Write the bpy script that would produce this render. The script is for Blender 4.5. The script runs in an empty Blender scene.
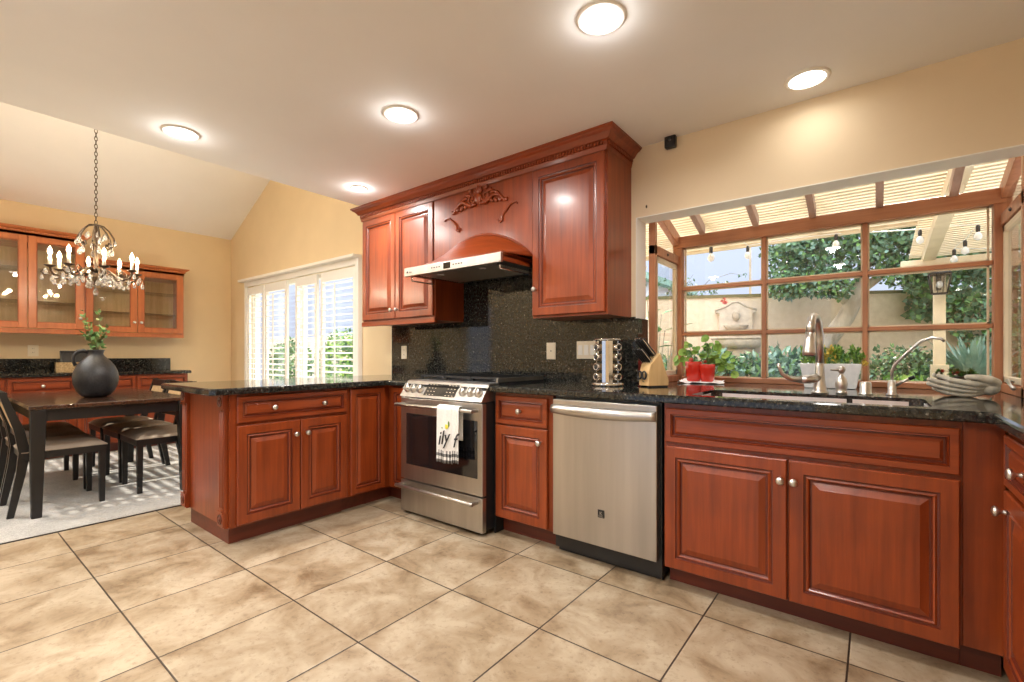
import bpy, bmesh, math, random
from mathutils import Vector, Matrix, Euler

S = bpy.context.scene
C = S.collection
PI = math.pi
R = math.radians

# ---------------------------------------------------------------- camera, sky, sun, exposure
cam_d = bpy.data.cameras.new('camera')
cam_d.sensor_width = 36.0
cam_d.lens = 465.0 / 1024.0 * 36.0
cam_d.shift_y = 14.2 / 1024.0
cam_d.clip_start = 0.05
cam = bpy.data.objects.new('camera', cam_d)
cam.location = (0, 0, 1.10)
cam.rotation_euler = (R(90), 0, math.atan2(363, 465))
C.objects.link(cam)
S.camera = cam

S.view_settings.view_transform = 'Standard'
S.view_settings.look = 'None'
S.view_settings.exposure = 0.0
S.view_settings.gamma = 1.0
S.view_settings.use_curve_mapping = False
S.cycles.use_denoising = True
S.cycles.max_bounces = 10
S.cycles.diffuse_bounces = 6
S.cycles.glossy_bounces = 5
S.cycles.transmission_bounces = 8
S.cycles.transparent_max_bounces = 24
S.cycles.sample_clamp_indirect = 6.0
S.cycles.caustics_reflective = False
S.cycles.caustics_refractive = False

SUN_DIR = Vector((-0.06, -1.0, -0.74)).normalized()      # the way sunlight travels
wd = bpy.data.worlds.new('World')
S.world = wd
wd.use_nodes = True
wn = wd.node_tree
wn.nodes.clear()
wtc = wn.nodes.new('ShaderNodeTexCoord')
wsep = wn.nodes.new('ShaderNodeSeparateXYZ')
sky = wn.nodes.new('ShaderNodeValToRGB')
sky.color_ramp.elements.new(0.5)
for e_, (p_, c_) in zip(sky.color_ramp.elements, ((0.0, (0.13, 0.147, 0.185)), (0.30, (0.16, 0.185, 0.235)), (0.62, (0.92, 0.96, 1.0)))):
    e_.position = p_; e_.color = (*c_, 1)
wn.links.new(wtc.outputs['Generated'], wsep.inputs[0])
wn.links.new(wsep.outputs['Z'], sky.inputs['Fac'])
bg = wn.nodes.new('ShaderNodeBackground')
bg.inputs['Strength'].default_value = 5.4
wo = wn.nodes.new('ShaderNodeOutputWorld')
wn.links.new(sky.outputs[0], bg.inputs['Color'])
wn.links.new(bg.outputs[0], wo.inputs['Surface'])

sun_d = bpy.data.lights.new('sun', 'SUN')
sun_d.energy = 9.0
sun_d.angle = R(0.7)
sun_d.color = (1.0, 0.93, 0.82)
sun = bpy.data.objects.new('sun', sun_d)
sun.rotation_euler = SUN_DIR.to_track_quat('-Z', 'Y').to_euler()
sun.location = (1, 8, 9)
C.objects.link(sun)

DOWNLIGHT_W = 16.0
CANDLE_W = 24.0

# ---------------------------------------------------------------- materials
def newmat(name):
    m = bpy.data.materials.new(name)
    m.use_nodes = True
    nt = m.node_tree
    b = nt.nodes['Principled BSDF']
    return m, nt, b

def flat(name, col, rough=0.5, metal=0.0, coat=0.0, emit=None, es=0.0, spec=None):
    m, nt, b = newmat(name)
    b.inputs['Base Color'].default_value = (*col, 1)
    b.inputs['Roughness'].default_value = rough
    b.inputs['Metallic'].default_value = metal
    b.inputs['Coat Weight'].default_value = coat
    b.inputs['Coat Roughness'].default_value = 0.08
    if spec is not None: b.inputs['Specular IOR Level'].default_value = spec
    if emit:
        b.inputs['Emission Color'].default_value = (*emit, 1)
        b.inputs['Emission Strength'].default_value = es
    return m

def texco(nt, scale=(1, 1, 1), rot=(0, 0, 0), out='Object'):
    tc = nt.nodes.new('ShaderNodeTexCoord')
    mp = nt.nodes.new('ShaderNodeMapping')
    mp.inputs['Scale'].default_value = scale
    mp.inputs['Rotation'].default_value = rot
    nt.links.new(tc.outputs[out], mp.inputs['Vector'])
    return mp.outputs['Vector']

def noise(nt, vec, scale, detail=4, rough=0.55):
    n = nt.nodes.new('ShaderNodeTexNoise')
    n.inputs['Scale'].default_value = scale
    n.inputs['Detail'].default_value = detail
    n.inputs['Roughness'].default_value = rough
    nt.links.new(vec, n.inputs['Vector'])
    return n

def ramp(nt, fac, stops):
    r = nt.nodes.new('ShaderNodeValToRGB')
    els = r.color_ramp.elements
    while len(els) < len(stops): els.new(0.5)
    for e, (p, c) in zip(els, stops):
        e.position = p; e.color = (*c, 1)
    nt.links.new(fac, r.inputs['Fac'])
    return r

def bump(nt, b, h, strength=0.2, dist=0.01):
    n = nt.nodes.new('ShaderNodeBump')
    n.inputs['Strength'].default_value = strength
    n.inputs['Distance'].default_value = dist
    nt.links.new(h, n.inputs['Height'])
    nt.links.new(n.outputs[0], b.inputs['Normal'])

def mottled(name, c1, c2, scale=6, rough=0.6, bmp=0.0, stretch=(1, 1, 1), metal=0.0, coat=0.0, detail=5, lo=0.35, hi=0.65):
    m, nt, b = newmat(name)
    v = texco(nt, stretch)
    n = noise(nt, v, scale, detail)
    r = ramp(nt, n.outputs['Fac'], [(lo, c1), (hi, c2)])
    nt.links.new(r.outputs[0], b.inputs['Base Color'])
    b.inputs['Roughness'].default_value = rough
    b.inputs['Metallic'].default_value = metal
    b.inputs['Coat Weight'].default_value = coat
    b.inputs['Coat Roughness'].default_value = 0.12
    if bmp: bump(nt, b, n.outputs['Fac'], bmp)
    return m

def wood(name, c1, c2, grain='z', rough=0.34, coat=0.18):
    m, nt, b = newmat(name)
    st = {'z': (22, 22, 1.2), 'x': (1.2, 22, 22), 'y': (22, 1.2, 22)}[grain]
    v = texco(nt, st)
    n = noise(nt, v, 1.6, 6, 0.6)
    big = noise(nt, texco(nt, (1.5, 1.5, 1.5)), 1.7, 3)
    r = ramp(nt, n.outputs['Fac'], [(0.3, c1), (0.7, c2)])
    r2 = ramp(nt, big.outputs['Fac'], [(0.3, (0.72, 0.72, 0.72)), (0.7, (1.15, 1.15, 1.15))])
    mx = nt.nodes.new('ShaderNodeMix'); mx.data_type = 'RGBA'; mx.blend_type = 'MULTIPLY'
    mx.inputs[0].default_value = 0.8
    nt.links.new(r.outputs[0], mx.inputs[6]); nt.links.new(r2.outputs[0], mx.inputs[7])
    nt.links.new(mx.outputs[2], b.inputs['Base Color'])
    b.inputs['Roughness'].default_value = rough
    b.inputs['Coat Weight'].default_value = coat
    b.inputs['Coat Roughness'].default_value = 0.15
    return m

M = {}
M['cherry'] = wood('cherry', (0.175, 0.027, 0.005), (0.30, 0.054, 0.0095))
M['cherry_h'] = wood('cherry_horizontal', (0.175, 0.027, 0.005), (0.30, 0.054, 0.0095), 'x')
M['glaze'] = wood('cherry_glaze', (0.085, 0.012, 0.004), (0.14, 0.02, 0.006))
M['cherry_light'] = wood('honey_cherry', (0.38, 0.105, 0.030), (0.50, 0.155, 0.047))
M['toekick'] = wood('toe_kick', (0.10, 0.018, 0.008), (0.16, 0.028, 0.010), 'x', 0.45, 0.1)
M['hutch_back'] = wood('maple_back', (0.62, 0.43, 0.21), (0.78, 0.58, 0.32), 'z', 0.4, 0.1)
M['redwood'] = wood('window_redwood', (0.40, 0.15, 0.065), (0.56, 0.25, 0.12), 'z', 0.45, 0.15)
M['redwood_h'] = wood('window_redwood_h', (0.40, 0.15, 0.065), (0.56, 0.25, 0.12), 'x', 0.45, 0.15)
M['espresso'] = wood('espresso', (0.004, 0.0035, 0.0035), (0.008, 0.007, 0.0065), 'z', 0.38, 0.1)
M['espresso_h'] = wood('espresso_top', (0.03, 0.014, 0.008), (0.075, 0.034, 0.018), 'x', 0.14, 0.8)
M['wall'] = mottled('wall_paint', (0.73, 0.585, 0.365), (0.76, 0.61, 0.385), 3, 0.75)
M['wall_kit'] = mottled('wall_paint_pale', (0.74, 0.61, 0.42), (0.77, 0.635, 0.44), 3, 0.7)
M['ceil'] = mottled('ceiling_paint', (0.85, 0.85, 0.845), (0.87, 0.87, 0.865), 3, 0.8)
M['white'] = flat('white_paint', (0.86, 0.84, 0.78), 0.4)
M['rafter'] = wood('bay_rafter', (0.50, 0.32, 0.24), (0.62, 0.43, 0.34), 'y', 0.5, 0.1)
M['stone_d'] = mottled('dark_stone', (0.34, 0.27, 0.19), (0.50, 0.41, 0.30), 22, 0.85, 0.2)  # darker stone tone for the fountain's trim, upper bowl and mask
M['shutter'] = flat('shutter_white', (0.88, 0.87, 0.82), 0.35)
M['plastic'] = flat('ivory_plastic', (0.80, 0.72, 0.56), 0.35)
M['dark'] = flat('black_plastic', (0.012, 0.012, 0.013), 0.35)
M['gapshade'] = flat('gap_shade_black', (0.01, 0.01, 0.01), 0.6)
M['blackglass'] = flat('oven_glass', (0.008, 0.008, 0.009), 0.05, coat=0.5)
M['iron'] = flat('cast_iron', (0.015, 0.015, 0.016), 0.5)
M['bronze'] = mottled('aged_bronze', (0.035, 0.022, 0.013), (0.12, 0.08, 0.048), 40, 0.45, metal=0.7)
M['chrome'] = flat('chrome', (0.80, 0.79, 0.77), 0.08, 1.0)
M['nickel'] = flat('brushed_nickel', (0.64, 0.62, 0.58), 0.30, 1.0)
M['sink'] = flat('sink_steel', (0.78, 0.78, 0.77), 0.35, 0.55)
M['flower_y'] = flat('yellow_petals', (0.75, 0.55, 0.10), 0.6)
M['red_pot'] = flat('red_glaze', (0.66, 0.03, 0.015), 0.12, coat=0.7)
M['white_pot'] = mottled('white_planter', (0.78, 0.80, 0.82), (0.86, 0.88, 0.89), 30, 0.4, 0.05)
M['napkin'] = flat('white_paper', (0.93, 0.93, 0.93), 0.8)
M['towel'] = mottled('towel_cotton', (0.78, 0.77, 0.74), (0.84, 0.83, 0.80), 120, 0.9, 0.1)
M['ink'] = flat('black_ink', (0.015, 0.015, 0.015), 0.8)
M['lemon'] = flat('lemon_print', (0.72, 0.66, 0.07), 0.8)
M['leafprint'] = flat('leaf_print', (0.16, 0.26, 0.07), 0.8)
M['blockwood'] = wood('beech', (0.68, 0.42, 0.17), (0.80, 0.55, 0.27), 'z', 0.4, 0.1)
M['spice'] = mottled('dried_spice', (0.20, 0.09, 0.03), (0.42, 0.26, 0.10), 50, 0.7)
M['vase'] = mottled('black_ceramic', (0.010, 0.010, 0.011), (0.022, 0.022, 0.024), 60, 0.42, 0.12)
M["stone_l"] = mottled("pale_stone", (0.56, 0.47, 0.37), (0.70, 0.60, 0.48), 14, 0.85, 0.15)
M['stone'] = mottled('cast_stone', (0.42, 0.40, 0.33), (0.62, 0.59, 0.49), 18, 0.75, 0.15)
M['basket'] = mottled('woven_cane', (0.42, 0.28, 0.13), (0.70, 0.53, 0.30), 70, 0.7, 0.2)
M['seat'] = mottled('taupe_seat', (0.27, 0.21, 0.155), (0.34, 0.27, 0.20), 8, 0.55)
M['cane'] = mottled('seat_back_panel', (0.40, 0.27, 0.14), (0.56, 0.40, 0.22), 60, 0.6)
M['soil'] = mottled('soil', (0.05, 0.03, 0.02), (0.10, 0.07, 0.045), 30, 0.9, 0.3)
M['bark'] = mottled('bark', (0.30, 0.25, 0.19), (0.55, 0.48, 0.39), 9, 0.9, 0.6, (1, 1, 0.35))
M['stem'] = flat('stem', (0.16, 0.14, 0.06), 0.7)
M['vinestem'] = flat('green_stem', (0.22, 0.34, 0.08), 0.6)
M['pergola'] = mottled('cream_lumber', (0.70, 0.58, 0.40), (0.80, 0.68, 0.49), 5, 0.7)
M['stucco'] = mottled('garden_stucco', (0.70, 0.56, 0.41), (0.78, 0.64, 0.49), 14, 0.85, 0.25)
M['stucco_house'] = mottled('neighbour_stucco', (0.56, 0.58, 0.62), (0.62, 0.64, 0.68), 9, 0.85, 0.2)
M['patio'] = mottled('patio_concrete', (0.55, 0.52, 0.47), (0.68, 0.65, 0.60), 4, 0.8)
M['yard'] = mottled('garden_soil', (0.16, 0.13, 0.08), (0.26, 0.24, 0.13), 4, 0.95)
M['bulb'] = flat('bulb_glass', (0.85, 0.86, 0.86), 0.1, coat=0.5)
M['lampglow'] = flat('downlight_lens', (1, 1, 1), 0.5, emit=(1.0, 0.93, 0.82), es=14.0)
M['flame'] = flat('candle_bulb', (1, 0.95, 0.85), 0.4, emit=(1.0, 0.80, 0.50), es=11.0)
M['candle'] = flat('candle_sleeve', (0.80, 0.74, 0.62), 0.5)
M['cord'] = flat('black_cord', (0.02, 0.02, 0.02), 0.6)
for nm, a, b_ in (('leaf_dark', (0.035, 0.095, 0.045), (0.10, 0.22, 0.10)), ('leaf_mid', (0.07, 0.19, 0.05), (0.19, 0.38, 0.11)),
                  ('leaf_bright', (0.16, 0.34, 0.04), (0.34, 0.52, 0.10)), ('leaf_blue', (0.13, 0.27, 0.22), (0.30, 0.47, 0.39)),
                  ('leaf_olive', (0.06, 0.10, 0.02), (0.20, 0.26, 0.07)), ('leaf_red', (0.45, 0.05, 0.03), (0.62, 0.12, 0.08))):
    M[nm] = mottled(nm, a, b_, 7, 0.5)

def m_granite():
    m, nt, b = newmat('black_granite')
    v = texco(nt)
    vo = nt.nodes.new('ShaderNodeTexVoronoi'); vo.inputs['Scale'].default_value = 130
    nt.links.new(v, vo.inputs['Vector'])
    n = noise(nt, v, 60, 5, 0.7)
    mth = nt.nodes.new('ShaderNodeMath'); mth.operation = 'MULTIPLY'
    sp = ramp(nt, vo.outputs['Color'], [(0.80, (0, 0, 0)), (0.93, (1, 1, 1))])
    rn = ramp(nt, n.outputs['Fac'], [(0.50, (0, 0, 0)), (0.68, (1, 1, 1))])
    nt.links.new(sp.outputs[0], mth.inputs[0]); nt.links.new(rn.outputs[0], mth.inputs[1])
    base = ramp(nt, n.outputs['Fac'], [(0.42, (0.007, 0.0075, 0.007)), (0.58, (0.030, 0.030, 0.026)), (0.76, (0.13, 0.125, 0.10))])
    mx = nt.nodes.new('ShaderNodeMix'); mx.data_type = 'RGBA'
    nt.links.new(mth.outputs[0], mx.inputs[0]); nt.links.new(base.outputs[0], mx.inputs[6])
    mx.inputs[7].default_value = (0.38, 0.375, 0.32, 1)
    nt.links.new(mx.outputs[2], b.inputs['Base Color'])
    b.inputs['Roughness'].default_value = 0.07
    b.inputs['Specular IOR Level'].default_value = 0.55
    return m
M['granite'] = m_granite()

def m_steel():
    m, nt, b = newmat('stainless_steel')
    n = noise(nt, texco(nt, (9, 9, 0.5)), 1.2, 4)
    r = ramp(nt, n.outputs['Fac'], [(0.3, (0.42, 0.395, 0.36)), (0.7, (0.54, 0.51, 0.47))])
    nt.links.new(r.outputs[0], b.inputs['Base Color'])
    b.inputs['Metallic'].default_value = 1.0
    b.inputs['Roughness'].default_value = 0.33
    return m
M['steel'] = m_steel()

def m_tile():
    m, nt, b = newmat('travertine_tile')
    tc = nt.nodes.new('ShaderNodeTexCoord')
    sx = nt.nodes.new('ShaderNodeSeparateXYZ'); nt.links.new(tc.outputs['Object'], sx.inputs[0])
    def mt(op, a, b2=None):
        q = nt.nodes.new('ShaderNodeMath'); q.operation = op
        for i, x in enumerate((a, b2)):
            if x is None: continue
            if isinstance(x, (int, float)): q.inputs[i].default_value = x
            else: nt.links.new(x, q.inputs[i])
        return q.outputs[0]
    ds, fl = [], []
    for ax, off, size in ((0, 0.571, 0.4945), (1, -2.045, 0.5016)):
        s = mt('DIVIDE', mt('ADD', sx.outputs[ax], off), size)
        fl.append(mt('FLOOR', s))
        fr = mt('FRACT', s)
        ds.append(mt('MULTIPLY', mt('MINIMUM', fr, mt('SUBTRACT', 1.0, fr)), size))
    d = mt('MINIMUM', ds[0], ds[1])
    grout = mt('LESS_THAN', d, 0.0032)
    # tile tone
    cx = nt.nodes.new('ShaderNodeCombineXYZ'); nt.links.new(fl[0], cx.inputs[0]); nt.links.new(fl[1], cx.inputs[1])
    wn_ = nt.nodes.new('ShaderNodeTexWhiteNoise'); nt.links.new(cx.outputs[0], wn_.inputs['Vector'])
    va = nt.nodes.new('ShaderNodeVectorMath'); va.operation = 'ADD'
    sc = nt.nodes.new('ShaderNodeVectorMath'); sc.operation = 'SCALE'; sc.inputs['Scale'].default_value = 7.0
    nt.links.new(wn_.outputs['Color'], sc.inputs[0])
    nt.links.new(tc.outputs['Object'], va.inputs[0]); nt.links.new(sc.outputs[0], va.inputs[1])
    n1 = noise(nt, va.outputs[0], 4.5, 7, 0.62); n1.inputs['Distortion'].default_value = 0.5
    n2 = noise(nt, va.outputs[0], 45, 4, 0.7)
    r1 = ramp(nt, n1.outputs['Fac'], [(0.30, (0.17, 0.108, 0.056)), (0.45, (0.32, 0.236, 0.146)), (0.62, (0.445, 0.36, 0.252))])
    r2 = ramp(nt, n2.outputs['Fac'], [(0.30, (0.60, 0.54, 0.48)), (0.46, (1, 1, 1))])
    mx = nt.nodes.new('ShaderNodeMix'); mx.data_type = 'RGBA'; mx.blend_type = 'MULTIPLY'; mx.inputs[0].default_value = 0.7
    nt.links.new(r1.outputs[0], mx.inputs[6]); nt.links.new(r2.outputs[0], mx.inputs[7])
    mg = nt.nodes.new('ShaderNodeMix'); mg.data_type = 'RGBA'
    nt.links.new(grout, mg.inputs[0]); nt.links.new(mx.outputs[2], mg.inputs[6])
    mg.inputs[7].default_value = (0.035, 0.022, 0.014, 1)
    nt.links.new(mg.outputs[2], b.inputs['Base Color'])
    b.inputs['Roughness'].default_value = 0.38
    sm = mt('MINIMUM', mt('DIVIDE', d, 0.008), 1.0)
    hh = mt('ADD', sm, mt('MULTIPLY', n2.outputs['Fac'], 0.12))
    bump(nt, b, hh, 0.35, 0.003)
    return m
M['tile'] = m_tile()

def m_carpet():
    m, nt, b = newmat('grey_carpet')
    v = texco(nt)
    w = nt.nodes.new('ShaderNodeTexWave'); w.inputs['Scale'].default_value = 26; w.inputs['Distortion'].default_value = 6
    w.inputs['Detail'].default_value = 3; w.inputs['Detail Scale'].default_value = 4
    nt.links.new(v, w.inputs['Vector'])
    n = noise(nt, v, 5, 4)
    r = ramp(nt, w.outputs['Fac'], [(0.2, (0.34, 0.33, 0.31)), (0.8, (0.56, 0.55, 0.52))])
    r2 = ramp(nt, n.outputs['Fac'], [(0.3, (0.85, 0.85, 0.85)), (0.7, (1.05, 1.05, 1.05))])
    mx = nt.nodes.new('ShaderNodeMix'); mx.data_type = 'RGBA'; mx.blend_type = 'MULTIPLY'; mx.inputs[0].default_value = 1
    nt.links.new(r.outputs[0], mx.inputs[6]); nt.links.new(r2.outputs[0], mx.inputs[7])
    nt.links.new(mx.outputs[2], b.inputs['Base Color'])
    b.inputs['Roughness'].default_value = 0.95
    bump(nt, b, w.outputs['Fac'], 0.4, 0.006)
    return m
M['carpet'] = m_carpet()

def m_glass(name='clear_glass', tint=(1, 1, 1), gloss=1.0):
    m = bpy.data.materials.new(name); m.use_nodes = True
    nt = m.node_tree; nt.nodes.clear()
    t = nt.nodes.new('ShaderNodeBsdfTransparent'); t.inputs[0].default_value = (*tint, 1)
    g = nt.nodes.new('ShaderNodeBsdfGlossy'); g.inputs['Roughness'].default_value = 0.01
    ge = nt.nodes.new('ShaderNodeNewGeometry'); dt = nt.nodes.new('ShaderNodeVectorMath'); dt.operation = 'DOT_PRODUCT'
    nt.links.new(ge.outputs['Normal'], dt.inputs[0]); nt.links.new(ge.outputs['Incoming'], dt.inputs[1])
    prev = dt.outputs['Value']
    for op, k1 in (('ABSOLUTE', None), ('SUBTRACT', 1.0), ('POWER', 5.0), ('MULTIPLY', 0.96), ('ADD', 0.04)):
        q = nt.nodes.new('ShaderNodeMath'); q.operation = op
        if op == 'SUBTRACT': q.inputs[0].default_value = 1.0; nt.links.new(prev, q.inputs[1])
        else:
            nt.links.new(prev, q.inputs[0])
            if k1 is not None: q.inputs[1].default_value = k1
        prev = q.outputs[0]
    ml = nt.nodes.new('ShaderNodeMath'); ml.operation = 'MULTIPLY'; ml.inputs[1].default_value = gloss
    mx = nt.nodes.new('ShaderNodeMixShader'); o = nt.nodes.new('ShaderNodeOutputMaterial')
    ml.use_clamp = True; nt.links.new(prev, ml.inputs[0]); nt.links.new(ml.outputs[0], mx.inputs[0])
    nt.links.new(t.outputs[0], mx.inputs[1]); nt.links.new(g.outputs[0], mx.inputs[2]); nt.links.new(mx.outputs[0], o.inputs[0])
    return m
M['glass'] = m_glass()
M['glass_hutch'] = m_glass('cabinet_glass', (0.96, 0.97, 0.96), 1.1)
def m_crystal():
    m, nt, b = newmat('crystal')
    b.inputs['Base Color'].default_value = (0.93, 0.92, 0.90, 1); b.inputs['Roughness'].default_value = 0.06
    b.inputs['Transmission Weight'].default_value = 0.80; b.inputs['IOR'].default_value = 1.5; b.inputs['Coat Weight'].default_value = 0.6
    return m
M['crystal'] = m_crystal()
M['jarglass'] = m_glass('jar_glass', (0.93, 0.93, 0.93), 2.0)

# ---------------------------------------------------------------- mesh builder
class MB:
    def __init__(s): s.v = []; s.f = []; s.m = []; s.s = []
    def add(s, vs, fs, mat=0, smooth=False, T=None):
        o = len(s.v)
        s.v += [tuple(T @ Vector(p)) for p in vs] if T is not None else [tuple(p) for p in vs]
        s.f += [tuple(i + o for i in f) for f in fs]
        s.m += [mat] * len(fs) if isinstance(mat, int) else list(mat)
        s.s += [smooth] * len(fs)
        return s
    def box(s, x0, x1, y0, y1, z0, z1, mat=0, T=None):
        vs = [(x, y, z) for x in (x0, x1) for y in (y0, y1) for z in (z0, z1)]
        return s.add(vs, [(0, 1, 3, 2), (4, 6, 7, 5), (0, 4, 5, 1), (2, 3, 7, 6), (0, 2, 6, 4), (1, 5, 7, 3)], mat, False, T)
    def prism(s, poly, z0, z1, mat=0, T=None, smooth=False):
        n = len(poly)
        vs = [(x, y, z0) for x, y in poly] + [(x, y, z1) for x, y in poly]
        s.add(vs, [tuple(range(n - 1, -1, -1)), tuple(range(n, 2 * n))], mat, False, T)
        return s.add(vs, [(i, (i + 1) % n, n + (i + 1) % n, n + i) for i in range(n)], mat, smooth, T)
    def lathe(s, prof, seg=20, mat=0, T=None, smooth=True, cap=True):
        vs = [(r * math.cos(2 * PI * k / seg), r * math.sin(2 * PI * k / seg), z) for r, z in prof for k in range(seg)]
        fs = []
        for i in range(len(prof) - 1):
            for k in range(seg):
                a, b2 = i * seg + k, i * seg + (k + 1) % seg
                fs.append((a, b2, b2 + seg, a + seg))
        s.add(vs, fs, mat, smooth, T)
        if cap:
            o = len(s.v) - len(vs)
            if prof[0][0] > 1e-4: s.f.append(tuple(o + k for k in range(seg - 1, -1, -1))); s.m.append(mat); s.s.append(False)
            if prof[-1][0] > 1e-4:
                q = o + (len(prof) - 1) * seg
                s.f.append(tuple(q + k for k in range(seg))); s.m.append(mat); s.s.append(False)
        return s
    def cyl(s, p0, p1, r, seg=14, mat=0, r1=None, T=None):
        return s.tube([p0, p1], [r, r if r1 is None else r1], seg, mat, T)
    def tube(s, pts, rad, seg=10, mat=0, T=None, flat_=1.0, closed=False):
        pts = [Vector(p) for p in pts]
        n = len(pts)
        if isinstance(rad, (int, float)): rad = [rad] * n
        vs = []; prev = None
        for i in range(n):
            if closed: d = pts[(i + 1) % n] - pts[i - 1]
            else: d = pts[min(i + 1, n - 1)] - pts[max(i - 1, 0)]
            d.normalize()
            if prev is None:
                up = Vector((0, 0, 1)) if abs(d.z) < 0.9 else Vector((1, 0, 0))
                u = d.cross(up).normalized()
            else:
                u = (prev - d * prev.dot(d)).normalized()
            prev = u; w = d.cross(u)
            for k in range(seg):
                a = 2 * PI * k / seg
                vs.append(pts[i] + (u * math.cos(a) + w * math.sin(a) * flat_) * rad[i])
        fs = []
        for i in range(n if closed else n - 1):
            j = (i + 1) % n
            for k in range(seg):
                fs.append((i * seg + k, i * seg + (k + 1) % seg, j * seg + (k + 1) % seg, j * seg + k))
        s.add(vs, fs, mat, True, T)
        if not closed:
            o = len(s.v) - len(vs)
            s.f += [tuple(o + k for k in range(seg - 1, -1, -1)), tuple(o + (n - 1) * seg + k for k in range(seg))]
            s.m += [mat, mat]; s.s += [False, False]
        return s
    def ball(s, c, r, seg=12, rings=8, mat=0, sc=(1, 1, 1), T=None):
        prof = [(max(1e-5, math.sin(PI * i / rings)) * r, -math.cos(PI * i / rings) * r) for i in range(rings + 1)]
        L = Matrix.Translation(c) @ Matrix.Diagonal((*sc, 1))
        return s.lathe(prof, seg, mat, (T @ L) if T is not None else L, True, False)
    def grid(s, fn, nu, nv, mat=0, smooth=True):
        vs = [fn(i / nu, j / nv) for j in range(nv + 1) for i in range(nu + 1)]
        fs = [(j * (nu + 1) + i, j * (nu + 1) + i + 1, (j + 1) * (nu + 1) + i + 1, (j + 1) * (nu + 1) + i) for j in range(nv) for i in range(nu)]
        return s.add(vs, fs, mat, smooth)

def obj(name, mb, mats, parent=None, loc=(0, 0, 0), rz=0, bevel=0.0, seg=2, ang=35, recalc=True, mods=None, solid=0):
    me = bpy.data.meshes.new(name)
    me.from_pydata(mb.v, [], mb.f)
    if not isinstance(mats, (list, tuple)): mats = [mats]
    for q in mats: me.materials.append(M[q] if isinstance(q, str) else q)
    for p, mi, sm in zip(me.polygons, mb.m, mb.s):
        p.material_index = mi; p.use_smooth = sm
    if recalc or bevel:
        bm = bmesh.new(); bm.from_mesh(me)
        if recalc: bmesh.ops.recalc_face_normals(bm, faces=bm.faces)
        if bevel:
            es = [e for e in bm.edges if len(e.link_faces) == 2 and e.calc_face_angle(0) > R(ang) and not (e.link_faces[0].smooth and e.link_faces[1].smooth)]
            bmesh.ops.bevel(bm, geom=es, offset=bevel, segments=seg, profile=0.5, affect='EDGES', clamp_overlap=True)
        bm.to_mesh(me); bm.free()
    o = bpy.data.objects.new(name, me)
    C.objects.link(o)
    o.location = loc; o.rotation_euler = (0, 0, rz)
    if parent is not None: o.parent = parent
    if solid:
        q = o.modifiers.new('thick', 'SOLIDIFY'); q.thickness = solid
    return o

def tag(o, label, cat, group=None, kind=None):
    o['label'] = label; o['category'] = cat
    if group: o['group'] = group
    if kind: o['kind'] = kind
    return o
def thing(name, label, cat, loc=(0, 0, 0), rz=0, group=None):
    o = bpy.data.objects.new(name, None)
    o.empty_display_size = 0.1
    C.objects.link(o); o.location = loc; o.rotation_euler = (0, 0, rz)
    return tag(o, label, cat, group)
def struct(name, mb, mats, parent=None, **k):
    o = obj(name, mb, mats, parent, **k)
    if parent is None: o['kind'] = 'structure'
    return o
def sempty(name, loc=(0, 0, 0), rz=0):
    o = bpy.data.objects.new(name, None); C.objects.link(o); o.location = loc; o.rotation_euler = (0, 0, rz); o['kind'] = 'structure'
    return o
def copy_tree(o, parent=None, loc=None, rz=None, label=None):
    c = o.copy(); C.objects.link(c)
    if parent is not None: c.parent = parent
    if loc is not None: c.location = loc
    if rz is not None: c.rotation_euler = (0, 0, rz)
    if label: c['label'] = label
    for ch in list(o.children): copy_tree(ch, c)
    return c
def lamp(name, kind, energy, loc, parent=None, color=(1, 0.965, 0.92), size=0.1, spot=150, rot=None):
    d = bpy.data.lights.new(name, kind); d.energy = energy; d.color = color
    if kind == 'AREA': d.shape = 'DISK'; d.size = size; d.spread = R(spot)
    else: d.shadow_soft_size = size
    o = bpy.data.objects.new(name, d); C.objects.link(o); o.location = loc
    if rot: o.rotation_euler = rot
    if parent is not None: o.parent = parent
    return o

# ---------------------------------------------------------------- key planes (metres)
CZ = 2.397            # kitchen ceiling
YW = 2.785            # range wall
YF = 2.185            # base cabinet face
CT = 0.914            # counter top
XL = -7.30            # dining end wall
XR = 0.96             # right kitchen wall
YB = -2.0             # wall behind the camera
XE = -3.53            # where the flat ceiling stops and the vault begins
BX0, BX1, BY = -1.16, 0.545, 3.42      # bay window inside faces
SL = 0.486
def vault(x): return 2.755 + SL * (x - XL)

# ---------------------------------------------------------------- the room
struct('floor', MB().box(-4.0, XR + .2, YB - .2, YW + .15, -0.12, 0.0), 'tile')
struct('floor_dining', MB().box(XL - .2, -4.005, YB - .2, YW + .15, -0.12, 0.008), 'carpet')
struct('trim_floor', MB().box(-4.012, -3.998, YB, YW, -0.02, 0.006), 'dark')
mb = MB().box(XE, XR + .2, YB - .2, YW + .2, CZ, CZ + .12)
struct('ceiling', mb, 'ceil')
zt = vault(XE)
mb = MB().add([(XL - .2, YB - .2, vault(XL - .2)), (XE + .1, YB - .2, vault(XE + .1)), (XE + .1, YW + .2, vault(XE + .1)), (XL - .2, YW + .2, vault(XL - .2)),
               (XL - .2, YB - .2, vault(XL - .2) + .12), (XE + .1, YB - .2, vault(XE + .1) + .12), (XE + .1, YW + .2, vault(XE + .1) + .12), (XL - .2, YW + .2, vault(XL - .2) + .12)],
              [(3, 2, 1, 0), (4, 5, 6, 7), (0, 1, 5, 4), (1, 2, 6, 5), (2, 3, 7, 6), (3, 0, 4, 7)])
struct('ceiling_vault', mb, 'ceil')
struct('wall_divider', MB().box(XE, XE + .1, YB - .1, YW + .1, CZ + .12, zt + .05), 'wall')
struct('wall_left', MB().box(XL - .15, XL, YB - .15, YW + .15, 0, 2.76), 'wall')
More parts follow.
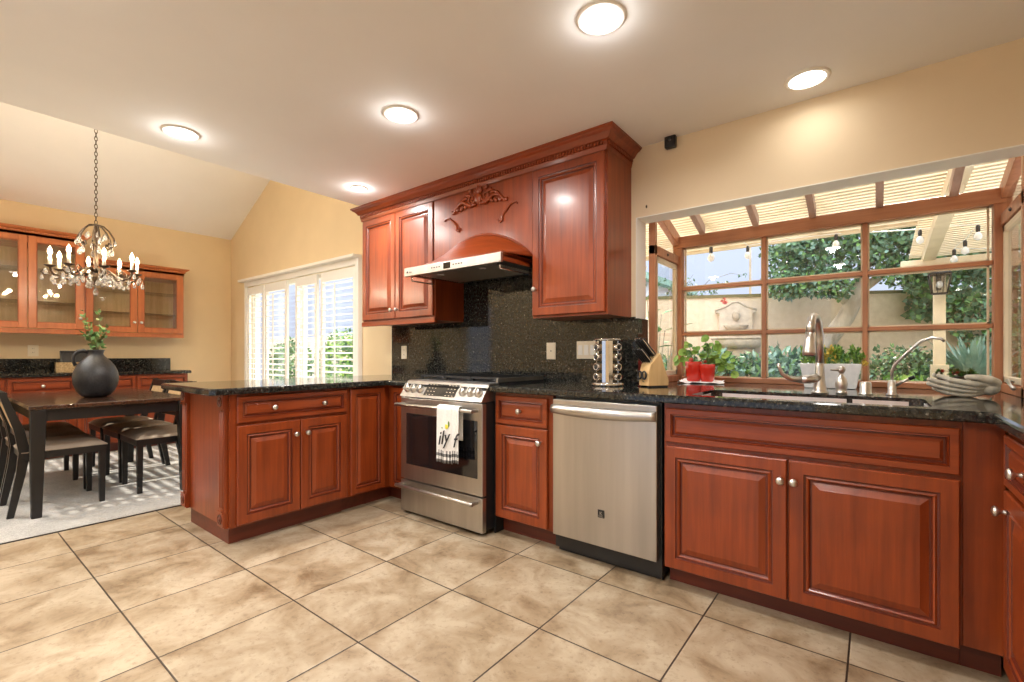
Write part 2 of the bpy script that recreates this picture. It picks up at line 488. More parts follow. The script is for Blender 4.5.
struct('wall_right', MB().box(XR, XR + .12, YB, YW, 0, CZ), 'wall_kit')

def gable(y0, y1, name, mat, openings, x0, x1, top):
    """wall in the XZ plane from x0 to x1 with rectangular openings and a top(x) line"""
    mb = MB()
    xs = sorted({x0, x1} | {o[0] for o in openings} | {o[1] for o in openings})
    for a, b in zip(xs[:-1], xs[1:]):
        op = [o for o in openings if o[0] <= a + 1e-6 and o[1] >= b - 1e-6]
        spans = [(0, None)] if not op else []
        if op:
            if op[0][2] > 0: spans.append((0, op[0][2]))
            spans.append((op[0][3], None))
        for z0, z1 in spans:
            za, zb = (top(a), top(b)) if z1 is None else (z1, z1)
            vs = [(a, y0, z0), (b, y0, z0), (b, y1, z0), (a, y1, z0), (a, y0, za), (b, y0, zb), (b, y1, zb), (a, y1, za)]
            mb.add(vs, [(3, 2, 1, 0), (4, 5, 6, 7), (0, 1, 5, 4), (1, 2, 6, 5), (2, 3, 7, 6), (3, 0, 4, 7)])
    return struct(name, mb, mat)
# slider opening in the dining part of the range wall
SX0, SX1, SZ = -6.74, -4.16, 2.045
gable(YW, YW + .14, 'wall_dining', 'wall', [(SX0, SX1, 0, SZ)], XL - .15, XE - .12, lambda x: vault(x) + .02)
gable(YW, YW + .14, 'wall_back', 'wall_kit', [(BX0 - .02, BX1 + .03, CT - .045, 1.962)], XE - .12, XR + .12, lambda x: CZ if x > XE else vault(x) + .02)
gable(YB - .14, YB, 'wall_front', 'wall', [(-7.2, -6.45, 0.7, 2.2), (-2.9, -0.5, 0.0, 2.1)], XL - .15, XR + .12, lambda x: CZ if x > XE + .1 else vault(x) + .02)
struct('baseboard_dining', MB().box(XL, SX0 - .07, YW - .014, YW, 0.008, 0.10).box(SX1 + .07, -3.70, YW - .014, YW, 0.0, 0.10), 'white', bevel=.003)
# white painted return of the bay opening
mb = MB().box(BX0 - .022, BX1 + .03, YW - .004, YW + .142, 1.957, 1.9625)
mb.box(BX0 - .0245, BX0 - .0185, YW - .004, YW + .142, 1.33, 1.96).box(BX1 + .0285, BX1 + .0345, YW - .004, YW + .142, CT, 1.96)
struct('trim_1', mb, 'white')

# ---------------------------------------------------------------- windows behind the camera
def plain_window(n, x0, x1, z0, z1, bars, door=False):
    w = sempty(('door_%d' if door else 'window_%d') % n, ((x0 + x1) / 2, YB - .07, 0))
    hw = (x1 - x0) / 2; mb = MB(); t = .05
    mb.box(-hw, -hw + t, -.04, .04, z0, z1).box(hw - t, hw, -.04, .04, z0, z1).box(-hw, hw, -.04, .04, z0, z0 + t).box(-hw, hw, -.04, .04, z1 - t, z1)
    for b in bars: mb.box(-hw + t, hw - t, -.015, .015, z0 + (z1 - z0) * b - .015, z0 + (z1 - z0) * b + .015)
    mb.box(-.02, .02, -.02, .02, z0 + t, z1 - t)
    obj('window_frame', mb, 'white', w)
    obj('glass', MB().box(-hw + t, hw - t, -.003, .003, z0 + t, z1 - t), 'glass', w)
    return w
plain_window(2, -7.2, -6.45, 0.7, 2.2, (.18, .34, .50, .75))
plain_window(3, -2.9, -0.5, 0.0, 2.1, (), True)  # unseen glass door, added to let more sky light in

# ---------------------------------------------------------------- slider with shutters
d1 = sempty('door_1', ((SX0 + SX1) / 2, YW + .10, 0))
hw = (SX1 - SX0) / 2
mb = MB()
for x in (-hw, -.03, hw - .06): mb.box(x, x + .06, -.03, .03, .03, SZ)
mb.box(-hw, hw, -.03, .03, 0, .05).box(-hw, hw, -.03, .03, SZ - .06, SZ)
obj('door_frame', mb, 'white', d1)
obj('glass', MB().box(-hw + .06, hw - .06, -.003, .003, .05, SZ - .06), 'glass', d1)
# casing ledge
mb = MB().box(SX0 - .09, SX1 + .05, YW - .10, YW, SZ + .045, SZ + .075).box(SX0 - .06, SX1 + .05, YW - .03, YW, SZ - .02, SZ + .045)
mb.box(SX1, SX1 + .06, YW - .05, YW, .008, SZ + .045).box(SX0 - .05, SX0, YW - .03, YW, .008, SZ)
struct('trim_2', mb, 'white', bevel=.004)

panels = [(-6.71, -6.23, 'far left plantation shutter panel in the dining corner'), (-6.20, -5.63, 'white shutter panel left of the open gap in the row'),
          (-5.42, -4.94, 'white shutter panel right of the open gap in the row'), (-4.86, -4.19, 'wide white shutter panel nearest the red cabinets')]
for (a, b, lab) in panels:
    w = b - a
    t = thing('plantation_shutter', lab, 'shutter', ((a + b) / 2, YW - .005, 0.03), 0, 'plantation shutters')
    mb = MB(); st = .045; H = 1.98
    mb.box(-w / 2, -w / 2 + st, -.016, .016, 0, H).box(w / 2 - st, w / 2, -.016, .016, 0, H)
    mb.box(-w / 2 + st, w / 2 - st, -.016, .016, 0, .10).box(-w / 2 + st, w / 2 - st, -.016, .016, H - .10, H)
    obj('frame', mb, 'shutter', t, bevel=.003)
    n = 25
    for k in range(n + 1):
        z = .135 + k * (H - .27) / n
        T = Matrix.Translation((0, 0, z)) @ Matrix.Rotation(R(4), 4, 'X')
        sl = MB(); prof = [(-.036, 0), (-.02, .0055), (.02, .0055), (.036, 0), (.02, -.0055), (-.02, -.0055)]
        x0, x1 = -w / 2 + st + .002, w / 2 - st - .002
        vs = [(x0, y, zz) for y, zz in prof] + [(x1, y, zz) for y, zz in prof]
        m_ = 6
        sl.add(vs, [tuple(range(m_)), tuple(range(2 * m_ - 1, m_ - 1, -1))] + [(i, i + m_, (i + 1) % m_ + m_, (i + 1) % m_) for i in range(m_)], 0, False, T)
        obj('louver', sl, 'shutter', t)
    obj('tilt_rod', MB().box(-.006, .006, -.052, -.040, .14, H - .14), 'shutter', t)

# ---------------------------------------------------------------- cabinet parts
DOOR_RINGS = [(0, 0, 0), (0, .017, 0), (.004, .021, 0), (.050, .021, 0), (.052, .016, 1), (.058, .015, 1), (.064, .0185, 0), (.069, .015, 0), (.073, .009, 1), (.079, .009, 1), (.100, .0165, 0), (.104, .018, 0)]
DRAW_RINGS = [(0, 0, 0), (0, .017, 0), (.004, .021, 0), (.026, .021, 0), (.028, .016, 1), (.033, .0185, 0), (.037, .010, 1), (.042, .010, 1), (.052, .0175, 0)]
def panel_mesh(w, h, rings):
    mb = MB(); n = len(rings); vs = []
    for ins, d, _ in rings:
        for sx, sz in ((-1, -1), (1, -1), (1, 1), (-1, 1)):
            vs.append((sx * (w / 2 - ins), -d, sz * (h / 2 - ins)))
    fs, ms = [], []
    for i in range(n - 1):
        for k in range(4):
            a, b = i * 4 + k, i * 4 + (k + 1) % 4
            fs.append((a, b, b + 4, a + 4)); ms.append(rings[i + 1][2])
    fs.append(tuple((n - 1) * 4 + k for k in range(4))); ms.append(0)
    fs.append((3, 2, 1, 0)); ms.append(0)
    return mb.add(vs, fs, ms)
def knob(parent, x, z, y=-.021, mat='nickel', name='knob'):
    T = Matrix.Translation((0, 0, 0)) @ Matrix.Rotation(R(90), 4, 'X')
    mb = MB().lathe([(.009, 0), (.006, .004), (.005, .012), (.010, .016), (.0155, .021), (.0165, .026), (.013, .031), (.005, .034), (.0001, .0345)], 16, 0, T)
    return obj(name, mb, mat, parent, (x, y, z))
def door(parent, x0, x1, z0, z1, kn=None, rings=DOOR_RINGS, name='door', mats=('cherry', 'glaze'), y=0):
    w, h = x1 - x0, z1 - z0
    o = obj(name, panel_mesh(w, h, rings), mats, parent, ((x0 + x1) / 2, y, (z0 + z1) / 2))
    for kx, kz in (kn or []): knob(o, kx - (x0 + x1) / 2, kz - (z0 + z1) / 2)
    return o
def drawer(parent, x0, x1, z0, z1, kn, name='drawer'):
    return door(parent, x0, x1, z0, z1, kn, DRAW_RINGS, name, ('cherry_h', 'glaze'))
def base_body(parent, w, depth=.575, toe=True, z1=.876, y0=0.0):
    mb = MB().box(-w / 2, w / 2, y0, depth, .105, z1)
    obj('body', mb, 'cherry', parent)
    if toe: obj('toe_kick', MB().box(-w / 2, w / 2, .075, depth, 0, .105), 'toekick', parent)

# base between range and dishwasher
x0, x1 = -1.848, -1.428
t = thing('base_cabinet', 'narrow red cherry cabinet between the oven and the dishwasher', 'cabinet', ((x0 + x1) / 2, YF + .021, 0))
w = x1 - x0; base_body(t, w)
drawer(t, -w / 2 + .012, w / 2 - .03, .685, .855, [(-.008, .77)])
door(t, -w / 2 + .012, w / 2 - .03, .115, .675, [(w / 2 - .075, .60)])

# sink base
x0, x1 = -.795, .235
t = thing('sink_cabinet', 'wide two door cherry cabinet below the sink', 'cabinet', ((x0 + x1) / 2, YF + .021, 0))
w = x1 - x0; base_body(t, w)
c_ = (x0 + x1) / 2
drawer(t, -w / 2 + .01, w / 2 - .006, .690, .850, [], 'false_front')
door(t, -w / 2 + .008, -.28 - c_ - .004, .098, .672, [(-.305 - c_, .588)])
door(t, -.28 - c_ + .004, w / 2 - .006, .098, .672, [(-.258 - c_, .588)])

# corner filler and right run, seen at the right edge
t = thing('corner_filler', 'plain upright cherry filler board in the corner right of the sink doors', 'filler panel', (.28, YF + .021, 0))
obj('board', MB().box(-.044, .06, 0, .02, .105, .876), 'cherry', t, bevel=.002)
obj('toe_kick', MB().box(-.044, .06, .075, .09, 0, .105), 'toekick', t)
XRF = .340
yy0, yy1 = 1.02, 2.165
t = thing('right_base_cabinet', 'cherry cabinet run with drawer at the right edge, mostly out of frame', 'cabinet', (XRF, (yy0 + yy1) / 2, 0), -PI / 2)
w = yy1 - yy0; base_body(t, w)
drawer(t, -w / 2 + .055, -.02, .690, .850, [(-w / 2 + .30, .77)])
door(t, -w / 2 + .055, -.02, .115, .675, [(-w / 2 + .10, .615)])
drawer(t, .0, w / 2 - .02, .690, .850, [(.27, .77)])
door(t, .0, w / 2 - .02, .115, .675, [(.07, .60)])

# corner cabinet left of the range with its two narrow doors
t = thing('corner_cabinet', 'cherry corner cabinet with two narrow doors left of the oven', 'cabinet', (-2.906, YF + .021, 0))
mb = MB().box(-.70, .268, 0, .575, .105, .876).box(-.70, 0, -.36, 0, .105, .876)
obj('body', mb, 'cherry', t)
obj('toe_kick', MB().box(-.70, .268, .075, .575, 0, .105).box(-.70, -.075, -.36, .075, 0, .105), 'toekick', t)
door(t, .045, .255, .118, .862, [(.225, .80)], DRAW_RINGS and [(a * .75, d, m) for a, d, m in DOOR_RINGS])
o = door(t, 0, .285, .118, .862, None, [(a * .75, d, m) for a, d, m in DOOR_RINGS]); o.rotation_euler = (0, 0, PI / 2); o.location = (0, -.195, .49)

# peninsula
PX = -2.906
py0, py1 = 1.10, 1.845
t = thing('peninsula_cabinet', 'cherry peninsula cabinet with fluted corner posts, wide drawer and two doors', 'cabinet', (PX, (py0 + py1) / 2, 0), PI / 2)
w = py1 - py0
obj('body', MB().box(-w / 2, w / 2, 0, .70, .105, .876), 'cherry', t)
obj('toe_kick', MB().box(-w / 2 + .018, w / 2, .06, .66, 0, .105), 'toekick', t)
drawer(t, -w / 2 + .035, w / 2 - .005, .708, .862, [(-.135, .785), (.19, .785)])
mid = .035
door(t, -w / 2 + .035, mid - .003, .118, .690, [(mid - .035, .605)])
door(t, mid + .003, w / 2 - .005, .118, .690, [(mid + .04, .605)])
# end panel posts (on the local -x side)
for yy, nm in ((.02, 'near'), (.62, 'far')):
    mb = MB()
    mb.box(-.020, 0, yy, yy + .075, .105, .876)
    for zz in (.115, .79): mb.box(-.030, -.018, yy - .003, yy + .078, zz, zz + .085)
    mb.box(-.034, -.029, yy + .006, yy + .069, .200, .208).box(-.034, -.029, yy + .006, yy + .069, .780, .788)
    for q in (.016, .0375, .059): mb.tube([(-.020, yy + q, .22), (-.020, yy + q, .775)], .0065, 6)
    post = obj('corner_post', mb, 'cherry', t, (-w / 2, 0, 0), bevel=.0015, seg=1)
    for zz in (.157, .832):
        T = Matrix.Translation((-.030, yy + .0375, zz)) @ Matrix.Rotation(R(-90), 4, 'Y')
        obj('rosette', MB().lathe([(.030, 0), (.029, .004), (.024, .005), (.021, .001), (.015, .001), (.012, .006), (.006, .008), (.0001, .008)], 20, 0, T), 'glaze', post)

# ---------------------------------------------------------------- counters
def edge_loft(outline, z_top=CT, th=.038, holes=None):
    """slab with a rounded nose: stack of inset outlines (outline counter-clockwise)"""
    def inset(poly, d):
        n = len(poly); out = []
        for i in range(n):
            p0, p1, p2 = Vector(poly[i - 1]), Vector(poly[i]), Vector(poly[(i + 1) % n])
            a = (p1 - p0).normalized(); b = (p2 - p1).normalized()
            na, nb = Vector((-a.y, a.x)), Vector((-b.y, b.x))
            k = (na + nb); k = k / max(1e-6, k.dot(na))
            out.append(tuple(p1 + k * d))
        return out
    prof = [(.006, -th), (0, -th + .006), (0, -.012), (.003, -.005), (.010, 0)]
    mb = MB(); n = len(outline); vs = []
    for d, z in prof: vs += [(x, y, z_top + z) for x, y in inset(outline, d)]
    fs = []
    for i in range(len(prof) - 1):
        for k in range(n):
            a, b = i * n + k, i * n + (k + 1) % n
            fs.append((a, b, b + n, a + n))
    mb.add(vs, fs, 0, False)
    top = inset(outline, prof[-1][0]); bot = inset(outline, prof[0][0])
    return mb, top, bot
def arc(cx, cy, r, a0, a1, n=6): return [(cx + r * math.cos(R(a0 + (a1 - a0) * i / n)), cy + r * math.sin(R(a0 + (a1 - a0) * i / n))) for i in range(n + 1)]

SK = (-.69, .165, 2.235, 2.645)      # sink cut-out
def counter_with_hole(name, outline, hole, label):
    mb, top, bot = edge_loft(outline)
    bm = bmesh.new()
    def cap(poly, hol, z):
        e = []
        for pl in ([poly] + ([hol] if hol else [])):
            vs = [bm.verts.new((x, y, z)) for x, y in pl]
            for i in range(len(vs)): e.append(bm.edges.new((vs[i], vs[(i + 1) % len(vs)])))
        bmesh.ops.triangle_fill(bm, use_beauty=True, edges=e)
    cap(top, hole, CT); cap(bot, hole, CT - .038)
    if hole:
        n = len(hole); a = [bm.verts.new((x, y, CT)) for x, y in hole]; b = [bm.verts.new((x, y, CT - .038)) for x, y in hole]
        for i in range(n): bm.faces.new((a[i], a[(i + 1) % n], b[(i + 1) % n], b[i]))
    bm.verts.index_update()
    mb.add([tuple(v.co) for v in bm.verts], [tuple(v.index for v in f.verts) for f in bm.faces]); bm.free()
    o = obj(name, mb, 'granite')
    bm = bmesh.new(); bm.from_mesh(o.data); bmesh.ops.remove_doubles(bm, verts=bm.verts, dist=1e-5); bmesh.ops.recalc_face_normals(bm, faces=bm.faces); bm.to_mesh(o.data); bm.free()
    return tag(o, label, 'countertop')
hole = arc(SK[0] + .05, SK[2] + .05, .05, 180, 270) + arc(SK[1] - .05, SK[2] + .05, .05, 270, 360) + arc(SK[1] - .05, SK[3] - .05, .05, 0, 90) + arc(SK[0] + .05, SK[3] - .05, .05, 90, 180)
YC = YF - .035
XK = .297
out = [(-1.855, YC), (XK - .012, YC), (XK, YC - .012), (XK, 1.0), (XR - .002, 1.0), (XR - .002, YW - .002), (BX1 + .026, YW - .002), (BX1 + .026, BY + .03), (BX0 - .014, BY + .03), (BX0 - .014, YW - .002), (-1.855, YW - .002)]
counter_with_hole('countertop', out, hole, 'long black granite counter holding the sink, right of the oven')
out = [(-3.72, .995), (-2.875, .985), (-2.85, 1.01), (-2.85, YC), (-2.634, YC), (-2.634, YW - .002), (-3.72, YW - .002)]
counter_with_hole('peninsula_countertop', out, None, 'black granite counter on the peninsula, left of the oven')

# backsplash
mb = MB().box(-3.60, -2.66, YW - .02, YW, CT, 1.40).box(-2.66, -1.74, YW - .02, YW, CT - .03, 1.74).box(-1.74, -1.186, YW - .02, YW, CT, 1.34)
tag(obj('backsplash', mb, 'granite'), 'polished black granite backsplash behind the range', 'backsplash')
mb = MB().box(BX0 - .026, BX0 - .002, YW - .022, YW + .14, CT + .001, 1.33)
tag(obj('granite_side_splash', mb, 'granite'), 'narrow granite strip on the left reveal of the bay window', 'backsplash')

# ---------------------------------------------------------------- sink and taps
t = thing('sink', 'double bowl stainless undermount sink below the bay window', 'sink', ((SK[0] + SK[1]) / 2, (SK[2] + SK[3]) / 2, CT - .04))
W, D = (SK[1] - SK[0]) / 2, (SK[3] - SK[2]) / 2
def bowl(x0, x1):
    mb = MB(); z = -.20; left = x0 < -W + .01
    ha, hb2 = (x0 + .05, x1 - .001) if left else (x0 + .001, x1 - .05)
    mb.box(x0, x1, -D + .0, D, z - .003, z)
    mb.box(x0 + .001, x0 + .004, -D + .001, D - .001, z, -.002).box(x1 - .004, x1 - .001, -D + .001, D - .001, z, -.002).box(*((x0 + .001, x0 + .004) if left else (x1 - .004, x1 - .001)), -D + .05, D - .05, z, .024).box(ha, hb2, -D + .001, -D + .004, z, .024).box(ha, hb2, D - .004, D - .001, z, .024)
    mb.box(x0 + .001, x0 + .03, -D + .001, -D + .004, z, -.002).box(x1 - .03, x1 - .001, -D + .001, -D + .004, z, -.002).box(x0 + .001, x0 + .03, D - .004, D - .001, z, -.002).box(x1 - .03, x1 - .001, D - .004, D - .001, z, -.002)
    return mb
dv = .17
for a, b in ((-W + .0, dv - .010), (dv + .010, W)):
    bo = obj('bowl', bowl(a, b), 'sink', t)
    obj('drain', MB().lathe([(.045, .001), (.043, .004), (.03, .002), (.0001, .001)], 20, 0, Matrix.Translation(((a + b) / 2, .05, -.20))), 'chrome', bo)
obj('divider', MB().box(dv - .012, dv + .012, -D + .004, D - .004, -.06, -.008), 'sink', t, bevel=.006)
mb = MB(); mb.box(-W - .02, -W, -D - .02, D + .02, -.004, .001).box(W, W + .02, -D - .02, D + .02, -.004, .001).box(-W, W, -D - .02, -D, -.004, .001).box(-W, W, D, D + .02, -.004, .001)
obj('rim', mb, 'sink', t)

t = thing('kitchen_faucet', 'tall gooseneck nickel faucet with pull down spray head', 'faucet', (-.213, 2.72, CT))
obj('base', MB().lathe([(.036, 0), (.036, .006), (.030, .012), (.027, .03), (.022, .07), (.0195, .13), (.0175, .16)], 24), 'nickel', t)
nk = [(0, 0, .14), (0, 0, .26), (-.004, -.002, .30), (-.018, -.014, .345), (-.040, -.034, .368), (-.062, -.052, .372), (-.083, -.070, .358), (-.096, -.081, .325), (-.102, -.086, .29)]
obj('gooseneck', MB().tube(nk, [.0185, .0175, .0175, .0175, .0175, .0175, .018, .019, .020], 16), 'nickel', t, rz=R(38))
obj('spray_head', MB().tube([(-.102, -.086, .292), (-.106, -.089, .25), (-.111, -.093, .20), (-.112, -.094, .185)], [.020, .022, .029, .028], 18).tube([(-.112, -.094, .186), (-.1123, -.0942, .182)], .021, 16, 1), ['nickel', 'dark'], t, rz=R(38))
lv = obj('lever_hub', MB().tube([(0, 0, .075), (-.045, -.030, .068), (-.075, -.05, .066)], [.022, .022, .019], 16), 'nickel', t)
obj('lever', MB().tube([(-.07, -.047, .066), (-.115, -.078, .070), (-.145, -.098, .092), (-.158, -.107, .125), (-.162, -.108, .145)], [.017, .012, .009, .008, .007], 12), 'nickel', lv)

t = thing('soap_dispenser', 'small round-bodied nickel soap dispenser right of the tall faucet', 'soap dispenser', (-.128, 2.745, CT))
obj('body', MB().lathe([(.022, 0), (.024, .006), (.019, .012), (.024, .03), (.026, .05), (.020, .075), (.010, .09), (.008, .10)], 20), 'nickel', t)
obj('pump_head', MB().lathe([(.008, .098), (.012, .104), (.017, .115), (.015, .128), (.006, .135), (.0001, .136)], 18).tube([(0, 0, .112), (-.04, -.03, .116)], [.006, .004], 8), 'nickel', t)
t = thing('air_gap_cap', 'short ribbed nickel air gap cap on the sink deck', 'air gap', (-.035, 2.76, CT))
obj('cap', MB().lathe([(.027, 0), (.027, .005), (.023, .008), (.023, .052), (.020, .060), (.0001, .060)], 20), 'nickel', t)
t = thing('water_filter_tap', 'slim angled nickel filtered water tap at the right end of the sink', 'faucet', (.062, 2.775, CT))
obj('base', MB().lathe([(.022, 0), (.022, .005), (.016, .012), (.016, .055), (.012, .070)], 18), 'nickel', t)
obj('spout', MB().tube([(0, 0, .065), (0, 0, .11), (.008, -.008, .14), (.05, -.015, .195), (.10, -.025, .25), (.135, -.033, .263), (.165, -.042, .258), (.175, -.045, .245)], [.0065] * 8, 10), 'nickel', t)
obj('lever', MB().tube([(.01, 0, .045), (.035, -.01, .065), (.065, -.02, .082)], [.007, .006, .006], 10).tube([(.06, -.018, .079), (.078, -.024, .09)], .0085, 10, 1), ['nickel', 'dark'], t)

# ---------------------------------------------------------------- range
RX0, RX1 = -2.625, -1.861
t = thing('range_oven', 'stainless gas range with black oven window', 'oven', ((RX0 + RX1) / 2, 2.095, 0))
w = RX1 - RX0; h2 = w / 2
obj('body', MB().box(-h2 + .002, h2 - .002, .035, .66, .03, .90), 'dark', t)
dr = obj('storage_drawer', MB().box(-h2, h2, 0, .035, .022, .234), 'steel', t, bevel=.003)
def bar_handle(par, z, y=-.055):
    mb = MB().tube([(-h2 + .01, y, z), (h2 - .03, y, z)], .0125, 14)
    for x in (-h2 + .03, h2 - .05): mb.box(x - .016, x + .016, y, .0, z - .009, z + .009)
    return obj('handle', mb, 'steel', par, bevel=.002)
bar_handle(dr, .205)
dd = obj('oven_door', MB().box(-h2, h2, 0, .035, .244, .805), 'steel', t, bevel=.003)
obj('oven_window', MB().box(-h2 + .060, h2 - .040, -.003, .005, .348, .700), 'blackglass', dd, bevel=.002)
bar_handle(dd, .762)
mb = MB(); prof = [(-.012, .815), (.060, .918), (.075, .925), (.16, .925), (.16, .815)]
vs = [(-h2, y, z) for y, z in prof] + [(h2, y, z) for y, z in prof]
mb.add(vs, [(0, 1, 2, 3, 4), (9, 8, 7, 6, 5)] + [(i, (i + 1) % 5, (i + 1) % 5 + 5, i + 5) for i in range(5)])
cp = obj('control_panel', mb, 'steel', t, bevel=.002)
sl_a = math.atan2(.072, .103)
def onpanel(x, s, out=0):      # s 0..1 up the slanted face
    return Matrix.Translation((x, -.012 + .072 * s, .815 + .103 * s)) @ Matrix.Rotation(-sl_a, 4, 'X') @ Matrix.Translation((0, -out, 0))
dis = obj('display', MB().box(-.145, .145, -.002, .004, -.045, .045, 0, onpanel(-.003, .52)), 'blackglass', cp)
for ix in range(3):
    for iz in range(4):
        for sgn in (-1, 1):
            obj('touch_key', MB().box(-.006, .006, -.0005, .0005, -.0015, .0015, 0, onpanel(sgn * (.06 + .03 * ix), .22 + .2 * iz, .003)), 'plastic', dis)
for x in (-.33, -.265, -.20, .20, .265, .33):
    T = onpanel(x, .5) @ Matrix.Rotation(R(90), 4, 'X')
    k = MB().lathe([(.029, 0), (.029, .004), (.024, .006), (.023, .024), (.020, .030), (.0001, .031)], 20, 0, T)
    k.box(-.004, .004, -.022, .022, .029, .040, 0, T)
    obj('knob', k, 'nickel', cp)
obj('cooktop', MB().box(-h2, h2, .155, .66, .905, .928), 'dark', t, bevel=.003)
for gx in (-.25, 0, .25):
    g = MB()
    for yy in (.18, .635): g.box(gx - .12, gx + .12, yy - .006, yy + .006, .945, .958)
    for xx in (-.12, -.06, 0, .06, .12): g.box(gx + xx - .005, gx + xx + .005, .18, .635, .945, .958)
    for yy in (.29, .41, .53): g.box(gx - .12, gx + .12, yy - .005, yy + .005, .942, .955)
    for xx in (-.118, .118):
        for yy in (.185, .63): g.box(gx + xx - .006, gx + xx + .006, yy - .006, yy + .006, .927, .948)
    obj('grate', g, 'iron', t)
    for yy in (.29, .53):
        obj('burner', MB().lathe([(.045, .928), (.045, .934), (.034, .936), (.034, .941), (.0001, .942)], 18, 0, Matrix.Translation((gx, yy, 0))), 'iron', t)
T = Matrix.Translation((0, .645, 0))
obj('end_cap', MB().box(h2 - .012, h2, -.5, .01, .928, .955, 0, T), 'steel', t, bevel=.002)
for x in (-h2 + .05, h2 - .05): obj('foot', MB().lathe([(.018, 0), (.018, .01), (.010, .012), (.010, .03)], 12, 0, Matrix.Translation((x, .08, 0))), 'dark', t)
# towel over the oven handle
rng = random.Random(4)
tw = thing('dish_towel', 'white towel with lemon print and checked hem on the oven handle', 'towel', (-2.085, 2.040, .775))
def cloth(x0, x1, zb, y, seedp, back=.20):
    mb = MB(); nu, nv = 22, 30
    def fn(a, b):
        x = x0 + (x1 - x0) * a
        L = b * (back + .035 + (-zb))
        fold = .006 * math.sin(a * 9 + seedp) + .003 * math.sin(a * 21)
        if L < back: z, yy, g = -(back - L), .017, .4
        elif L < back + .035:
            q = (L - back) / .035 * PI; z = .0155 * math.sin(q); yy = .0165 * math.cos(q); g = .2
        else: z = -(L - back - .035); yy = -.0165; g = min(1, .15 + -z * 4)
        fan = 1 + .16 * max(0, -z) if yy < 0 else 1
        return ((x - (x0 + x1) / 2) * fan + (x0 + x1) / 2, yy + (fold * g - .002 * g if yy < 0 else 0) + y, z)
    return mb.grid(fn, nu, nv), fn
c1, f1 = cloth(-.095, .035, -.345, 0, 0)
c2, f2 = cloth(.030, .095, -.335, .002, 2)
def towel_mats(mb, nu=22, nv=30, zh=-.262):
    for i, f in enumerate(mb.f):
        cz = sum(mb.v[k][2] for k in f) / 4; cy = sum(mb.v[k][1] for k in f) / 4
        col = i % nu; row = i // nu
        if cz < zh and cy < 0:
            a, b = (col // 2) % 2, row % 2
            mb.m[i] = 1 if (a and b) else (2 if (a or b) else 0)
M['check_grey'] = flat('check_grey', (0.22, 0.22, 0.22), 0.9)
for mb, nm in ((c1, 'left_fold'), (c2, 'right_fold')):
    towel_mats(mb)
    obj(nm, mb, ['towel', 'ink', 'check_grey'], tw, recalc=False, solid=.002)
mb = MB().ball((-.010, -.021, -.118), .017, 12, 8, 0, (1.15, .12, .9)).ball((-.026, -.021, -.105), .012, 10, 6, 0, (1.1, .12, .9))
obj('lemon_print', mb, 'lemon', tw)
obj('leaf_print', MB().ball((.012, -.021, -.10), .012, 8, 6, 0, (.6, .1, 1.5)).ball((-.038, -.021, -.128), .010, 8, 6, 0, (1.5, .1, .5)), 'leafprint', tw)
def text(name, body, size, loc, rot, mat, parent, ext=.0004, shear=0.0, align='CENTER', off=0.0, sp=1.0):
    cu = bpy.data.curves.new(name, 'FONT'); cu.body = body; cu.size = size; cu.extrude = ext; cu.shear = shear; cu.offset = off
    cu.align_x = align; cu.align_y = 'CENTER'; cu.space_character = sp
    cu.materials.append(M[mat])
    tmp = bpy.data.objects.new(name + '_curve', cu); C.objects.link(tmp)
    me = bpy.data.meshes.new_from_object(tmp)
    bpy.data.objects.remove(tmp); bpy.data.curves.remove(cu)
    o = bpy.data.objects.new(name, me); C.objects.link(o); o.location = loc; o.rotation_euler = rot; o.parent = parent
    return o
text('script_print', 'ily', .115, (-.030, -.032, -.190), (R(90), R(-12), 0), 'ink', tw, shear=.45, off=.0012)
text('script_print', 'f', .115, (.064, -.029, -.20), (R(90), R(-8), 0), 'ink', tw, shear=.45, off=.0012)

# black strip standing in for the shade in the gap beside the oven
tag(obj('gap_shade_strip', MB().box(-1.8605, -1.8485, YF + .02, YF + .57, 0.0, .876), 'gapshade'), 'black strip standing in for the shade in the gap right of the oven', 'shade strip')

# ---------------------------------------------------------------- dishwasher
t = thing('dishwasher', 'stainless dishwasher with curved bar handle', 'dishwasher', (-1.113, YF, 0))
obj('body', MB().box(-.303, .303, .03, .57, .03, .872), 'dark', t)
mb = MB(); nu = 16
obj('door_panel', MB().box(-.296, .292, -.012, .03, .110, .858), 'steel', t, bevel=.004)
def hf(a, b):
    x = -.296 + .588 * a; bow = math.sin(PI * a)
    z0 = .785 - .008 * bow * 1.4; z1 = .826
    pr = [(-.013, z1), (-.030 - .018 * bow, z1 - .002), (-.038 - .020 * bow, (z0 + z1) / 2), (-.030 - .018 * bow, z0 + .002), (-.013, z0)]
    q = pr[min(4, int(round(b * 4)))]
    return (x, q[0], q[1])
obj('handle', MB().grid(hf, 24, 4), 'steel', t, recalc=False, solid=.004)
lg = obj('logo_badge', MB().box(-.018, .018, -.015, -.012, .262, .302), 'dark', t)
text('badge_mark', 'K', .026, (0, -.0155, .284), (R(90), 0, 0), 'steel', lg)
for k in range(3): obj('badge_line', MB().box(-.014 , .014 - .006 * k, -.0156, -.0148, .266 + .0035 * k, .2672 + .0035 * k), 'steel', lg)
obj('toe_panel', MB().box(-.296, .296, .055, .075, .004, .105), 'dark', t)
for x in (-.27, .27): obj('foot', MB().lathe([(.016, 0), (.016, .008), (.009, .01), (.009, .03)], 12, 0, Matrix.Translation((x, .1, 0))), 'dark', t)

